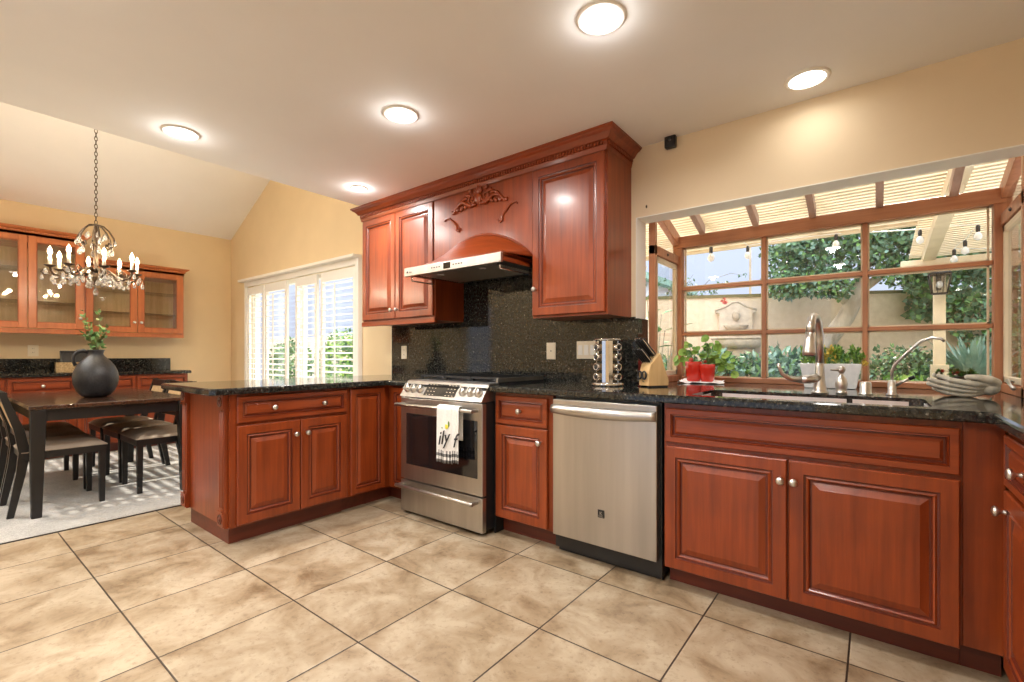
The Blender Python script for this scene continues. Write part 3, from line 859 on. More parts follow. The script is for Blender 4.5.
# ---------------------------------------------------------------- upper cabinets
YU = 2.458
CR = [(0, 2.284), (.004, 2.304), (.006, 2.310), (.006, 2.336), (.020, 2.339), (.026, 2.348), (.040, 2.366), (.056, 2.376), (.060, 2.382), (.068, 2.385), (.068, CZ - .001), (0, CZ - .001)]
def sweep_crown(path, prof, mb, mat=0, dz=0):
    """path: list of (x,y) going with the outside on the right hand"""
    n = len(path); rings = []
    for i in range(n):
        p = Vector(path[i])
        d0 = (p - Vector(path[i - 1])).normalized() if i > 0 else None
        d1 = (Vector(path[i + 1]) - p).normalized() if i < n - 1 else None
        d0 = d0 or d1; d1 = d1 or d0
        n0, n1 = Vector((d0.y, -d0.x)), Vector((d1.y, -d1.x))
        k = n0 + n1; k = k / k.dot(n0)
        rings.append([(p.x + k.x * o, p.y + k.y * o, z + dz) for o, z in prof])
    m = len(prof); vs = [q for r in rings for q in r]
    fs = [(i * m + k, i * m + (k + 1) % m, (i + 1) * m + (k + 1) % m, (i + 1) * m + k) for i in range(n - 1) for k in range(m)]
    fs += [tuple(range(m)), tuple(range(n * m - 1, (n - 1) * m - 1, -1))]
    mb.add(vs, fs, mat)
def dentils(p0, p1, out, z0, z1, d, pitch, wd, mb, mat=0):
    a, b = Vector(p0), Vector(p1); L = (b - a).length; u = (b - a) / L; nn = Vector((u.y, -u.x))
    for k in range(int(L / pitch)):
        c = a + u * (pitch * (k + .5)) + nn * out
        q0 = c - u * wd / 2; q1 = c + u * wd / 2; q2 = q1 + nn * d; q3 = q0 + nn * d
        mb.prism([(q0.x, q0.y), (q1.x, q1.y), (q2.x, q2.y), (q3.x, q3.y)], z0, z1, mat)
UX0, UXa, UXb, UX1 = -3.60, -2.665, -1.745, -1.216
# left pair
t = thing('wall_cabinet', 'two door cherry wall cabinet left of the hood', 'cabinet', ((UX0 + UXa) / 2, YU, 0))
w = UXa - UX0
obj('body', MB().box(-w / 2, w / 2, 0, YW - YU, 1.372, 2.33), 'cherry', t)
obj('light_rail', MB().box(-w / 2 - .012, w / 2 + .0, -.012, .02, 1.352, 1.392), 'cherry_h', t, bevel=.004)
door(t, -w / 2 + .012, -.003, 1.405, 2.282, [(-.038, 1.475)])
door(t, .003, w / 2 - .012, 1.405, 2.282, [(.038, 1.475)])
# right single
t = thing('wall_cabinet', 'single tall door cherry wall cabinet right of the hood', 'cabinet', ((UXb + UX1) / 2, YU, 0))
w = UX1 - UXb
obj('body', MB().box(-w / 2, w / 2, 0, YW - YU, 1.338, 2.33), 'cherry', t)
door(t, -w / 2 + .006, w / 2 - .012, 1.352, 2.284, [(-w / 2 + .032, 1.52)])
# crown over the whole run
YCR = YU - .022; cL, cR = UX0 - .003, UX1 + .003
mb = MB(); path = [(cL, YW - .002), (cL, YCR), (cR, YCR), (cR, YW - .002)]
sweep_crown(path, CR, mb)
mb2 = MB()
for p_, q_ in (((cL, YCR), (cR, YCR)), ((cR, YCR), (cR, YW - .01)), ((cL, YW - .01), (cL, YCR))): dentils(p_, q_, .006, 2.312, 2.335, .011, .021, .0125, mb2)
cr = thing('crown_moulding', 'dentil crown moulding along the top of the kitchen wall cabinets', 'moulding', ((UX0 + UX1) / 2, YU, 2.285))
for nm, b_ in (('moulding', mb), ('dentil_row', mb2)):
    o = obj(nm, b_, 'cherry_h', cr); o.location = (-(UX0 + UX1) / 2, -YU, -2.285)
# hood housing with arched canopy
HX0, HX1, HYF = -2.715, -1.80, 2.195
t = thing('hood_housing', 'carved cherry hood surround with arched canopy above the range', 'hood surround', ((UXa + UXb) / 2, YU, 0))
w = UXb - UXa; cxh = (UXa + UXb) / 2
def archz(x):   # x local, -w/2..w/2
    return 1.735 + .205 * max(0, math.cos(PI * x / w)) ** .75
mb = MB(); n = 28
for i in range(n):
    a = -w / 2 + w * i / n; b = -w / 2 + w * (i + 1) / n
    vs = [(a, -.012, archz(a)), (b, -.012, archz(b)), (b, -.012, 2.33), (a, -.012, 2.33), (a, .02, archz(a)), (b, .02, archz(b)), (b, .02, 2.33), (a, .02, 2.33)]
    mb.add(vs, [(0, 1, 2, 3), (7, 6, 5, 4), (0, 4, 5, 1), (3, 2, 6, 7)])
mb.box(-w / 2, w / 2, .018, YW - YU, 1.96, 2.33)
obj('face_panel', mb, 'cherry', t)
# canopy: loft between the arch on the face and the straight front of the steel hood
def can(a, b):
    xa = -w / 2 + w * a; za = archz(xa); ya = -.012
    xf = (HX0 - cxh) + (HX1 - HX0) * a; zf = 1.731; yf = HYF - YU + .02
    bb = b
    x = xa + (xf - xa) * bb; y = ya + (yf - ya) * bb
    z = za + (zf - za) * (1 - (1 - bb) ** 1.35)
    return (x, y, z)
obj('canopy', MB().grid(can, 28, 10), 'cherry_h', t, recalc=False, solid=.012)
ct = [(-w / 2 + w * i / 30, -.018, archz(-w / 2 + w * i / 30) + .006) for i in range(31)]
obj('arch_bead', MB().tube(ct, .008, 8), 'cherry_h', t)
# carved centre: leaves and scrolls
def spiral(cx, cz, r0, turns, s, start=0, n=22):
    return [(cx + s * (r0 * (1 - .8 * i / n)) * math.cos(start + turns * 2 * PI * i / n), 0, cz + (r0 * (1 - .8 * i / n)) * math.sin(start + turns * 2 * PI * i / n)) for i in range(n + 1)]
mb = MB(); zc = 2.215
for s in (-1, 1):
    mb.tube([(x, -.018, z) for x, _, z in spiral(s * .065, zc, .042, 1.3, s, PI * .9)], [.010 - .0003 * i for i in range(23)], 8)
    mb.tube([(s * .02, -.018, zc - .045), (s * .07, -.022, zc - .052), (s * .14, -.022, zc - .012), (s * .19, -.020, zc - .02), (s * .235, -.018, zc - .065), (s * .255, -.018, zc - .07), (s * .262, -.018, zc - .052)], [.010, .014, .014, .012, .011, .009, .006], 8)
    for (lx, lz, an, ln) in ((.10, .03, 20, .05), (.135, .012, -5, .05), (.17, -.002, -25, .05), (.12, -.045, -40, .04), (.16, -.05, -50, .045), (.20, -.055, -60, .035), (.075, .06, 60, .035)):
        T = Matrix.Translation((s * lx, -.020, zc + lz)) @ Matrix.Rotation(R(-an * s), 4, 'Y')
        mb.ball((0, 0, 0), 1, 10, 6, 0, (ln * .55, .009, .013), T)
for an, ln, wd_ in ((0, .055, .016), (32, .045, .013), (-32, .045, .013), (62, .036, .012), (-62, .036, .012)):
    T = Matrix.Translation((0, -.020, zc + .025)) @ Matrix.Rotation(R(an), 4, 'Y') @ Matrix.Translation((0, 0, ln * .6))
    mb.ball((0, 0, 0), 1, 10, 8, 0, (wd_, .011, ln * .62), T)
mb.ball((0, -.02, zc - .01), 1, 12, 8, 0, (.030, .014, .040))
obj('carved_crest', mb, 'cherry', t)
for s in (-1, 1):
    q = [(s * .165, zc - .165), (s * .185, zc - .185), (s * .205, zc - .175), (s * .20, zc - .155), (s * .21, zc - .135), (s * .24, zc - .105), (s * .275, zc - .075), (s * .31, zc - .072), (s * .325, zc - .085)]
    q = [(x * 1.06, -.016, z - .025) for x, z in q]
    obj('carved_scroll', MB().tube(q, [.006, .007, .008, .008, .010, .010, .008, .007, .005], 8).ball((s * .217, -.016, zc - .19), .010, 8, 6), 'cherry', t)
# steel hood insert
t = thing('range_hood', 'slim stainless range hood with control display under the arched canopy', 'range hood', ((HX0 + HX1) / 2, HYF, 1.672))
w = HX1 - HX0
vs = []
obj('front_strip', MB().box(-w / 2, w / 2, 0, .022, 0, .062), 'steel', t, bevel=.003)
hb = MB().box(-w / 2, w / 2, .022, .56, .040, .062).box(-w / 2, -w / 2 + .004, .02, .3, .012, .05).box(w / 2 - .004, w / 2, .02, .3, .012, .05)
obj('shell', hb, 'cherry_h', t)
mb = MB(); mb.box(-w / 2 + .02, w / 2 - .02, .03, .54, .012, .040)
obj('filter_panel', mb, 'iron', t)
for k in range(16): obj('filter_slat', MB().box(-.36, .36, .07 + k * .026, .082 + k * .026, .007, .012), 'nickel', t)
obj('display', MB().box(-.045, .02, -.002, .002, .012, .052), 'blackglass', t)
for x in (-.16, -.135, -.11, -.085, .05, .075, .10, .125): obj('button', MB().box(x - .006, x + .006, -.002, .002, .028, .036), 'dark', t)
lb = obj('logo', MB().box(-w / 2 + .03, -w / 2 + .045, -.0015, .002, .022, .036), 'dark', t)
text('brand_mark', 'zline', .018, (-w / 2 + .072, -.001, .028), (R(90), 0, 0), 'dark', lb)
for s in (-1, 1):
    q = [(s * (w / 2 - .04), .04, .010), (s * (w / 2 - .04), .04, -.028), (s * (w / 2 - .04), .36, -.028), (s * (w / 2 - .04), .36, .010)]
    obj('spice_rail', MB().tube(q, .005, 8), 'chrome', t)
for x in (-.2, .2): obj('lamp_lens', MB().lathe([(.028, .004), (.026, .002), (.0001, .002)], 16, 0, Matrix.Translation((x, .12, .0))), 'bulb', t)

# ---------------------------------------------------------------- plates on the backsplash
def plate(name, label, cat, x, z, w, h, kind, y=YW - .02, rz=0, group=None):
    t = thing(name, label, cat, (x, y, z), rz, group)
    obj('cover_plate', MB().box(-w / 2, w / 2, -.006, 0, -h / 2, h / 2), 'plastic', t, bevel=.002)
    if kind == 'outlet':
        for dz in (-.022, .022):
            o = obj('socket', MB().box(-.014, .014, -.0075, -.005, dz - .014, dz + .014), 'plastic', t, bevel=.001, seg=1)
            for sx in (-.006, .006): obj('slot', MB().box(sx - .0012, sx + .0012, -.0082, -.0070, dz - .004, dz + .006), 'dark', o)
    elif kind == 'blank':
        obj('screw', MB().lathe([(.005, 0), (.004, .0015), (.0001, .002)], 10, 0, Matrix.Translation((0, -.006, 0)) @ Matrix.Rotation(R(90), 4, 'X')), 'bronze', t)
    else:
        for i in range(3): obj('rocker', MB().box(-.055 + i * .046 - .014, -.055 + i * .046 + .018, -.0095, -.005, -.033, .033), 'white', t, bevel=.001, seg=1)
    return t
plate('cover_plate', 'ivory wall plate on the backsplash left of the range', 'wall plate', -3.415, 1.125, .075, .118, 'outlet')
plate('cover_plate', 'ivory single wall plate on the backsplash right of the range', 'wall plate', -1.805, 1.13, .075, .118, 'blank')
plate('switch_plate', 'ivory triple switch plate behind the spice rack', 'light switch', -1.515, 1.135, .165, .118, 'switch')
plate('cover_plate', 'ivory outlet on the dining wall above the sideboard counter', 'wall plate', XL, 1.15, .085, .125, 'outlet', y=.79, rz=PI / 2)

# ---------------------------------------------------------------- bay window
b = sempty('window_1', (0, 0, 0))
pf = .050   # post half
ZB0, ZB1 = 1.872, 1.952
mb = MB()
for x in (BX0 + .030, BX1 - .035): mb.box(x - .030, x + .032, BY - .03, BY + .04, CT, ZB1)
obj('corner_post', mb, 'redwood', b, bevel=.004)
obj('head_beam', MB().box(BX0, BX1, BY - .035, BY + .05, ZB0, ZB1), 'redwood_h', b, bevel=.004)
obj('sill_rail', MB().box(BX0, BX1, BY - .02, BY + .045, CT, CT + .034), 'redwood_h', b, bevel=.004)
fx0, fx1 = BX0 + .062, BX1 - .065
mb = MB()
for k in (1, 2):
    x = fx0 + (fx1 - fx0) * k / 3
    mb.box(x - .0125, x + .0125, BY - .012, BY + .03, CT + .03, ZB0)
obj('mullion', mb, 'redwood', b, bevel=.003)
mb = MB()
for z in (1.252, 1.578): mb.box(fx0, fx1, BY - .010, BY + .028, z - .012, z + .012)
obj('muntin', mb, 'redwood_h', b, bevel=.003)
# light inner beads around the panes
mb = MB()
zs = [CT + .034, 1.240, 1.264, 1.566, 1.590, ZB0]
for k in range(3):
    a = fx0 + (fx1 - fx0) * k / 3 + .0125; c = fx0 + (fx1 - fx0) * (k + 1) / 3 - .0125
    for z0, z1 in ((zs[0], zs[1]), (zs[2], zs[3]), (zs[4], zs[5])):
        mb.box(a, a + .008, BY + .004, BY + .02, z0, z1).box(c - .008, c, BY + .004, BY + .02, z0, z1)
        mb.box(a, c, BY + .004, BY + .02, z0, z0 + .008).box(a, c, BY + .004, BY + .02, z1 - .008, z1)
obj('glazing_bead', mb, 'pergola', b)
obj('glass', MB().box(fx0, fx1, BY + .011, BY + .013, CT + .03, ZB0), 'glass', b)
# sides
RK = .33
def roofz(y): return ZB1 + RK * (BY + .05 - y)
for sx, X in ((-1, BX0), (1, BX1)):
    i0, i1 = (X, X + .042) if sx < 0 else (X - .042, X)
    mb = MB()
    mb.box(i0, i1, YW + .145, YW + .185, CT, 2.12)
    # sloped top plate
    y0, y1 = YW + .145, BY + .04
    for (za, zb) in ((-.085, .0),):
        vs = [(i0, y0, roofz(y0) + za), (i1, y0, roofz(y0) + za), (i1, y1, roofz(y1) + za), (i0, y1, roofz(y1) + za), (i0, y0, roofz(y0) + zb), (i1, y0, roofz(y0) + zb), (i1, y1, roofz(y1) + zb), (i0, y1, roofz(y1) + zb)]
        mb.add(vs, [(3, 2, 1, 0), (4, 5, 6, 7), (0, 1, 5, 4), (1, 2, 6, 5), (2, 3, 7, 6), (3, 0, 4, 7)])
    mb.box(i0, i1, y0, y1, 1.755, 1.815).box(i0, i1, y0, y1, CT, CT + .045)
    obj('side_frame', mb, 'redwood', b, bevel=.003)
    cs = MB(); j0, j1 = i0 + .008, i1 - .008
    yy0, yy1 = YW + .19, BY - .035
    cs.box(j0, j1, yy0, yy0 + .03, CT + .05, 1.75).box(j0, j1, yy1 - .03, yy1, CT + .05, 1.75).box(j0, j1, yy0, yy1, CT + .05, CT + .08).box(j0, j1, yy0, yy1, 1.72, 1.75)
    sash = obj('casement_sash', cs, 'pergola', b, bevel=.002)
    obj('glass', MB().box((i0 + i1) / 2 - .001, (i0 + i1) / 2 + .001, yy0, yy1, CT + .07, 1.73).box((i0 + i1) / 2 - .001, (i0 + i1) / 2 + .001, yy0, yy1, 1.81, 1.92), 'glass', sash)
    obj('latch', MB().ball((i1 if sx < 0 else i0, (yy0 + yy1) / 2 - .02, 1.785), .010, 8, 6), 'dark', b)
# crank on the right casement
cx_ = BX1 - .045
obj('crank_handle', MB().tube([(cx_, 3.10, .975), (cx_ - .02, 3.09, .985), (cx_ - .022, 3.02, .965), (cx_ - .024, 2.95, .955)], [.008, .008, .006, .006], 8).ball((cx_ - .024, 2.945, .956), .010, 8, 6), 'nickel', b)
# glass roof with rafters
def roof_box(mb, x0, x1, y0, y1, lo, hi, mat=0):
    vs = [(x, y, roofz(y) + d) for d in (lo, hi) for x, y in ((x0, y0), (x1, y0), (x1, y1), (x0, y1))]
    mb.add(vs, [(3, 2, 1, 0), (4, 5, 6, 7), (0, 1, 5, 4), (1, 2, 6, 5), (2, 3, 7, 6), (3, 0, 4, 7)], mat)
for x in (-.966, -.631, -.318, .002, .310):
    mb = MB(); roof_box(mb, x, x + .036, YW + .145, BY - .045, -.045, .02)
    mb.ball((x + .018, BY - .045, roofz(BY - .045) - .012), 1, 12, 8, 0, (.018, .014, .033))
    obj('rafter', mb, 'rafter', b, bevel=.002, seg=1)
mb = MB(); roof_box(mb, BX0, BX1, YW + .145, BY + .05, .020, .024); obj('roof_glass', mb, 'glass', b)

# ---------------------------------------------------------------- security camera on the wall, nail holes
t = thing('wall_camera', 'small black cube camera high on the wall right of the cabinets', 'camera', (-.958, YW, 2.371 - .0))
obj('body', MB().box(-.033, .033, -.045, -.006, -.040, .040), 'dark', t, bevel=.009, seg=3)
obj('mount', MB().box(-.012, .012, -.008, 0, -.012, .012), 'dark', t)
obj('lens', MB().lathe([(.014, 0), (.012, .003), (.0001, .003)], 16, 0, Matrix.Translation((0, -.045, .006)) @ Matrix.Rotation(R(90), 4, 'X')), 'blackglass', t)
for x, z, w_ in ((-1.115, 2.02, .008),):
    tag(obj('wall_hook', MB().ball((0, 0, 0), w_, 8, 6, 0, (.7, .6, 1.3)), 'bronze', None, (x, YW - .004, z)), 'tiny brown hook on the wall at the window top left', 'hook')

# ---------------------------------------------------------------- recessed lights
def downlight(x, y, label, r=.075, on=True, w=None):
    t = thing('recessed_light', label, 'ceiling light', (x, y, CZ), 0, 'recessed ceiling lights')
    obj('trim_ring', MB().lathe([(r * 1.25, 0), (r * 1.25, -.004), (r * 1.18, -.008), (r * 1.0, -.008), (r, -.002)], 32, cap=False), 'white', t)
    obj('lens', MB().lathe([(r * 1.0, -.004), (r * .5, -.005), (.0001, -.005)], 32, cap=False), 'lampglow' if on else 'bulb', t)
    if on:
        lamp('light_source', 'AREA', w or DOWNLIGHT_W, (0, 0, -.016), t, size=r * 2, spot=165)
        lamp('added_halo_light', 'POINT', (w or DOWNLIGHT_W) * .10, (0, 0, -.045), t, size=.03)  # added point light that brightens the ceiling around the fitting
    return t
downlight(-.831, 1.621, 'recessed light at the top centre of the photo')
downlight(-.251, 2.571, 'recessed light nearest the window wall', w=.9)
downlight(-2.013, 1.607, 'recessed light over the floor in front of the range')
downlight(-3.184, .948, 'recessed light above the near end of the peninsula')
downlight(-3.156, 2.113, 'small recessed light beside the left end of the crown', .05, True, 16)
downlight(-.4, .1, 'added recessed light just above the camera, out of frame')  # this and the next three are unseen lights added to brighten the kitchen
downlight(-2.1, .1, 'added recessed light over the open floor, out of frame')
downlight(-.4, -1.2, 'added recessed light at the back of the kitchen, out of frame')
downlight(-2.1, -1.2, 'added recessed light at the back near the dining side, out of frame')

for dx_, dy_ in ((-6.2, -.9), (-4.6, -.9)):  # unseen lamps added to brighten the dining room
    vt = downlight(dx_, dy_, 'added fill light in the dining vault, out of frame', w=46)
    vt.location.z = vault(dx_) + .0; vt.rotation_euler = (0, -math.atan(SL), 0); vt['group'] = 'added dining vault fill lights'
# ---------------------------------------------------------------- dining room: sideboard and glass cabinets
# local frame: x = world Y, -y = towards +X
def hutch(name, label, y0, y1, xf, z0, z1, ndoors, crown_l, crown_r, shelves):
    t = thing(name, label, 'cabinet', (xf, (y0 + y1) / 2, 0), PI / 2)
    w = y1 - y0; dep = xf - XL - .002
    mb = MB().box(-w / 2, -w / 2 + .018, 0, dep, z0, z1).box(w / 2 - .018, w / 2, 0, dep, z0, z1).box(-w / 2, w / 2, 0, dep, z0, z0 + .02).box(-w / 2, w / 2, 0, dep, z1 - .10, z1)
    mb.box(-w / 2, w / 2, -.004, .014, z0 - .012, z0 + .035)
    obj('body', mb, 'cherry_light', t)
    obj('back_panel', MB().box(-w / 2 + .018, w / 2 - .018, dep - .012, dep - .004, z0 + .02, z1 - .1), 'hutch_back', t)
    mb = MB(); prof = [(0, z1 - .03), (0, z1 - .005), (.012, z1), (.012, z1 + .016), (.03, z1 + .028), (.045, z1 + .04), (.045, z1 + .05), (0, z1 + .05)]
    path = ([(-w / 2, dep)] if crown_l else []) + [(-w / 2, -.022), (w / 2, -.022)] + ([(w / 2, dep)] if crown_r else [])
    sweep_crown(path, prof, mb)
    dentils((-w / 2, -.022), (w / 2, -.022), .012, z1 + .001, z1 + .015, .008, .022, .012, mb)
    mb.box(-w / 2, w / 2, -.021, .01, z1 - .028, z1 + .03)
    obj('crown', mb, 'cherry_light', t)
    dw = (w - .02) / ndoors
    for i in range(ndoors):
        a = -w / 2 + .01 + dw * i + .003; b = a + dw - .006; f = .062
        mb = MB(); za, zb = z0 + .04, z1 - .027
        mb.box(a, a + f, -.020, 0, za, zb).box(b - f, b, -.020, 0, za, zb).box(a + f, b - f, -.020, 0, za, za + f).box(a + f, b - f, -.020, 0, zb - f, zb)
        mb.box(a + f, a + f + .006, -.014, 0, za + f, zb - f, 1).box(b - f - .006, b - f, -.014, 0, za + f, zb - f, 1).box(a + f, b - f, -.014, 0, za + f, za + f + .006, 1).box(a + f, b - f, -.014, 0, zb - f - .006, zb - f, 1)
        d = obj('door', mb, ['cherry_light', 'glaze'], t, bevel=.0025, seg=1)
        obj('glass', MB().box(a + f, b - f, -.006, -.003, za + f, zb - f), 'glass_hutch', d)
        kx = b - .03 if i % 2 == 0 else a + .03
        knob(d, kx, z0 + .16, -.020)
    for z in shelves: obj('shelf', MB().box(-w / 2 + .02, w / 2 - .02, .02, dep - .015, z, z + .008), 'glass_hutch', t)
    return t
hutch('glass_cabinet', 'taller glass door cherry wall cabinet at the left edge of the photo', -0.17, 1.145, -6.87, 1.34, 2.36, 3, True, True, (1.66, 2.0))
hutch('glass_cabinet', 'lower glass door cherry wall cabinet right of the taller one', 1.150, 2.10, -6.96, 1.33, 2.14, 2, False, True, (1.60, 1.86))
XS = -6.78
t = thing('sideboard', 'cherry sideboard base with drawers on the dining end wall', 'cabinet', (XS, 1.06, 0), PI / 2)
w = 2.06; base_body(t, w, .515)
n = 4; dw = w / n
for i in range(n):
    a = -w / 2 + dw * i + .01; b = a + dw - .02
    drawer(t, a, b, .705, .86, [((a + b) / 2, .782)])
    door(t, a, b, .118, .69, [(b - .035 if i % 2 == 0 else a + .035, .60)])
mb, top, bot = edge_loft([(XL + .002, 0.0), (XS + .035, 0.0), (XS + .035, 2.12), (XL + .002, 2.12)])
mb.add([(x, y, CT) for x, y in top], [(0, 1, 2, 3)]); mb.add([(x, y, CT - .038) for x, y in bot], [(3, 2, 1, 0)])
tag(obj('sideboard_countertop', mb, 'granite'), 'dark granite top of the dining sideboard', 'countertop')
tag(obj('sideboard_backsplash', MB().box(XL, XL + .02, 0.0, 2.05, CT, 1.062), 'granite', bevel=.002), 'low dark granite splash behind the sideboard', 'backsplash')
# things on the sideboard
rng = random.Random(8)
t = thing('cane_box', 'small pale woven box on the dining sideboard', 'basket', (-7.08, 1.045, CT), PI / 2)
mb = MB()
for k in range(7):
    mb.tube([(-.105, -.06, .010 + k * .015), (.105, -.06, .010 + k * .015), (.105, .06, .010 + k * .015), (-.105, .06, .010 + k * .015)], .0078, 6, 0, None, 1, True)
for k in range(11): mb.box(-.100 + .02 * k - .003, -.100 + .02 * k + .003, -.070, -.063, 0, .108)
mb.box(-.10, .10, -.055, .055, .001, .006)
obj('weave', mb, 'basket', t)
t = thing('tray_frame', 'black framed tray leaning against the splash behind the vase', 'tray', (-7.235, 1.17, CT), PI / 2)
T = Matrix.Rotation(R(-12), 4, 'X')
mb = MB().box(-.17, .17, -.01, .01, 0, .025, 0, T).box(-.17, .17, -.01, .01, .215, .24, 0, T).box(-.17, -.145, -.01, .01, 0, .24, 0, T).box(.145, .17, -.01, .01, 0, .24, 0, T)
obj('frame', mb, 'dark', t, bevel=.003); obj('panel', MB().box(-.145, .145, -.003, .003, .025, .215, 0, T), 'vase', t)

# ---------------------------------------------------------------- dining table
TX0, TX1, TY0, TY1, TZ = -6.05, -4.395, .455, 1.385, .762
t = thing('dining_table', 'dark rectangular wooden dining table on square legs', 'table', ((TX0 + TX1) / 2, (TY0 + TY1) / 2, 0))
hx, hy = (TX1 - TX0) / 2, (TY1 - TY0) / 2
obj('tabletop', MB().box(-hx, hx, -hy, hy, TZ - .028, TZ), 'espresso_h', t, bevel=.005)
mb = MB(); i = .035
mb.box(-hx + i, hx - i, -hy + i, -hy + i + .022, TZ - .11, TZ - .028).box(-hx + i, hx - i, hy - i - .022, hy - i, TZ - .11, TZ - .028)
mb.box(-hx + i, -hx + i + .022, -hy + i, hy - i, TZ - .11, TZ - .028).box(hx - i - .022, hx - i, -hy + i, hy - i, TZ - .11, TZ - .028)
obj('apron', mb, 'espresso', t)
for sx in (-1, 1):
    for sy in (-1, 1):
        c0 = (sx * (hx - .048), sy * (hy - .048)); mb = MB()
        a, b_ = .040, .026
        vs = [(c0[0] + x * b_ + sx * (a - b_) * .6, c0[1] + y * b_ + sy * (a - b_) * .6, .009) for x, y in ((-1, -1), (1, -1), (1, 1), (-1, 1))] + [(c0[0] + x * a, c0[1] + y * a, TZ - .03) for x, y in ((-1, -1), (1, -1), (1, 1), (-1, 1))]
        mb.add(vs, [(3, 2, 1, 0), (4, 5, 6, 7), (0, 1, 5, 4), (1, 2, 6, 5), (2, 3, 7, 6), (3, 0, 4, 7)])
        obj('leg', mb, 'espresso', t, bevel=.004)

# chairs: local front is +y
def quad_leg(p0, p1, a, b, mb=None):
    mb = mb or MB(); vs = []
    for (p, r) in ((p0, a), (p1, b)):
        for x, y in ((-1, -1), (1, -1), (1, 1), (-1, 1)): vs.append((p[0] + x * r[0], p[1] + y * r[1], p[2]))
    return mb.add(vs, [(3, 2, 1, 0), (4, 5, 6, 7), (0, 1, 5, 4), (1, 2, 6, 5), (2, 3, 7, 6), (3, 0, 4, 7)])
def make_chair(label, group):
    t = thing('dining_chair', label, 'chair', (0, 0, 0), 0, group)
    W2, D2 = .235, .22
    for sx in (-1, 1):
        obj('leg', quad_leg((sx * (W2 - .022), D2 - .025, .009), (sx * (W2 - .022), D2 - .025, .43), (.016, .016), (.021, .021)), 'espresso', t, bevel=.003)
        mb = MB(); pts = [(-D2 - .055, .009, .017), (-D2 - .005, .30, .024), (-D2 + .012, .44, .028), (-D2 - .015, .60, .025), (-D2 - .060, .74, .02), (-D2 - .095, .855, .017)]
        for p, q in zip(pts[:-1], pts[1:]):
            quad_leg((sx * (W2 - .018), p[0], p[1]), (sx * (W2 - .018), q[0], q[1]), (.016, p[2]), (.016, q[2]), mb)
        obj('rear_leg', mb, 'espresso', t)
    mb = MB().box(-W2, W2, D2 - .02, D2, .385, .435).box(-W2, W2, -D2 + .0, -D2 + .02, .385, .435)
    mb.box(-W2, -W2 + .02, -D2, D2, .385, .435).box(W2 - .02, W2, -D2, D2, .385, .435)
    obj('seat_frame', mb, 'espresso', t, bevel=.002, seg=1)
    mb = MB(); nn = 12
    def fn(a, b):
        x, y = (a * 2 - 1), (b * 2 - 1); e = max(abs(x), abs(y)) ** 4
        return (x * (W2 + .004), y * (D2 + .006), .437 + .052 * (1 - e) ** .5 * (1 - .12 * (x * x + y * y)))
    mb.grid(fn, nn, nn)
    mb.box(-W2 - .002, W2 + .002, -D2 - .004, D2 + .004, .434, .440)
    obj('seat', mb, 'seat', t)
    mb = MB()
    for z, y in ((.80, -D2 - .078), (.555, -D2 - .006)):
        obj('back_rail', MB().box(-W2 + .03, W2 - .03, y - .012, y + .012, z - .02, z + (.05 if z > .7 else .02)), 'espresso', t, bevel=.003, seg=1)
    T = Matrix.Translation((0, -D2 - .042, .68)) @ Matrix.Rotation(R(17.5), 4, 'X')
    obj('back_panel', MB().box(-W2 + .032, W2 - .032, -.007, .007, -.115, .11, 0, T), 'cane', t)
    return t
ch = make_chair('dining chair nearest the camera, its back turned at the left edge', 'chairs tucked at the dining table')
ch.location = (-4.775, .66, 0)
XC = [-5.30, -5.83]
for k, x in enumerate(XC):
    copy_tree(ch, None, (x, .66 + .02 * k, 0), 0, ['near side dining chair in the middle of its row, half under the table', 'near side dining chair farthest from the camera, by the sideboard'][k])
for k, x in enumerate([-4.79, -5.31, -5.84]):
    copy_tree(ch, None, (x, 1.28 - .01 * k, 0), PI + (.03 if k == 1 else 0), ['window side dining chair beside the peninsula end', 'window side dining chair in the middle of its row', 'window side dining chair closest to the sideboard'][k])

# vase and branches
t = thing('black_vase', 'round matte black jug vase with a handle on the dining table', 'vase', (-5.0, .90, TZ), R(80))
t.scale = (.76, .76, 1.04)
obj('body', MB().lathe([(.080, 0), (.118, .010), (.158, .05), (.183, .10), (.190, .15), (.180, .20), (.150, .25), (.108, .29), (.072, .318), (.060, .335), (.066, .355), (.075, .366), (.068, .368), (.056, .345), (.054, .33), (.0001, .30)], 36), 'vase', t)
obj('handle', MB().tube([(-.062, 0, .345), (-.10, 0, .362), (-.145, 0, .352), (-.175, 0, .32), (-.178, 0, .28), (-.160, 0, .245)], [.013, .014, .014, .014, .014, .016], 12), 'vase', t)
def leaf(mb, p, d, n, ln, wd, mat=0):
    """folded diamond leaf starting at p, along d"""
    d = Vector(d).normalized(); s_ = d.cross(Vector(n)).normalized(); u = s_.cross(d)
    p = Vector(p); q = [p, p + d * ln * .45 + s_ * wd + u * wd * .3, p + d * ln, p + d * ln * .45 - s_ * wd + u * wd * .3, p + d * ln * .5]
    mb.add(q, [(0, 4, 1), (1, 4, 2), (0, 3, 4), (3, 2, 4)], mat, True)
def rv(r): 
    while True:
        v = Vector((r.uniform(-1, 1), r.uniform(-1, 1), r.uniform(-1, 1)))
        if .05 < v.length < 1: return v.normalized()
def branch_leaves(mbs, mbl, pts, r, nleaf, ln, wd, rad=.003, mats=(0,), start=.25):
    mbs.tube(pts, [rad * (1 - .6 * i / (len(pts) - 1)) for i in range(len(pts))], 6)
    P = [Vector(p) for p in pts]
    for k in range(nleaf):
        f = (start + (1 - start) * (k + r.random()) / nleaf) * (len(P) - 1); i = min(int(f), len(P) - 2)
        p = P[i].lerp(P[i + 1], f - i); d = (P[i + 1] - P[i]).normalized() * .5 + rv(r)
        leaf(mbl, p, d, rv(r), ln * r.uniform(.7, 1.2), wd * r.uniform(.8, 1.2), r.choice(mats))
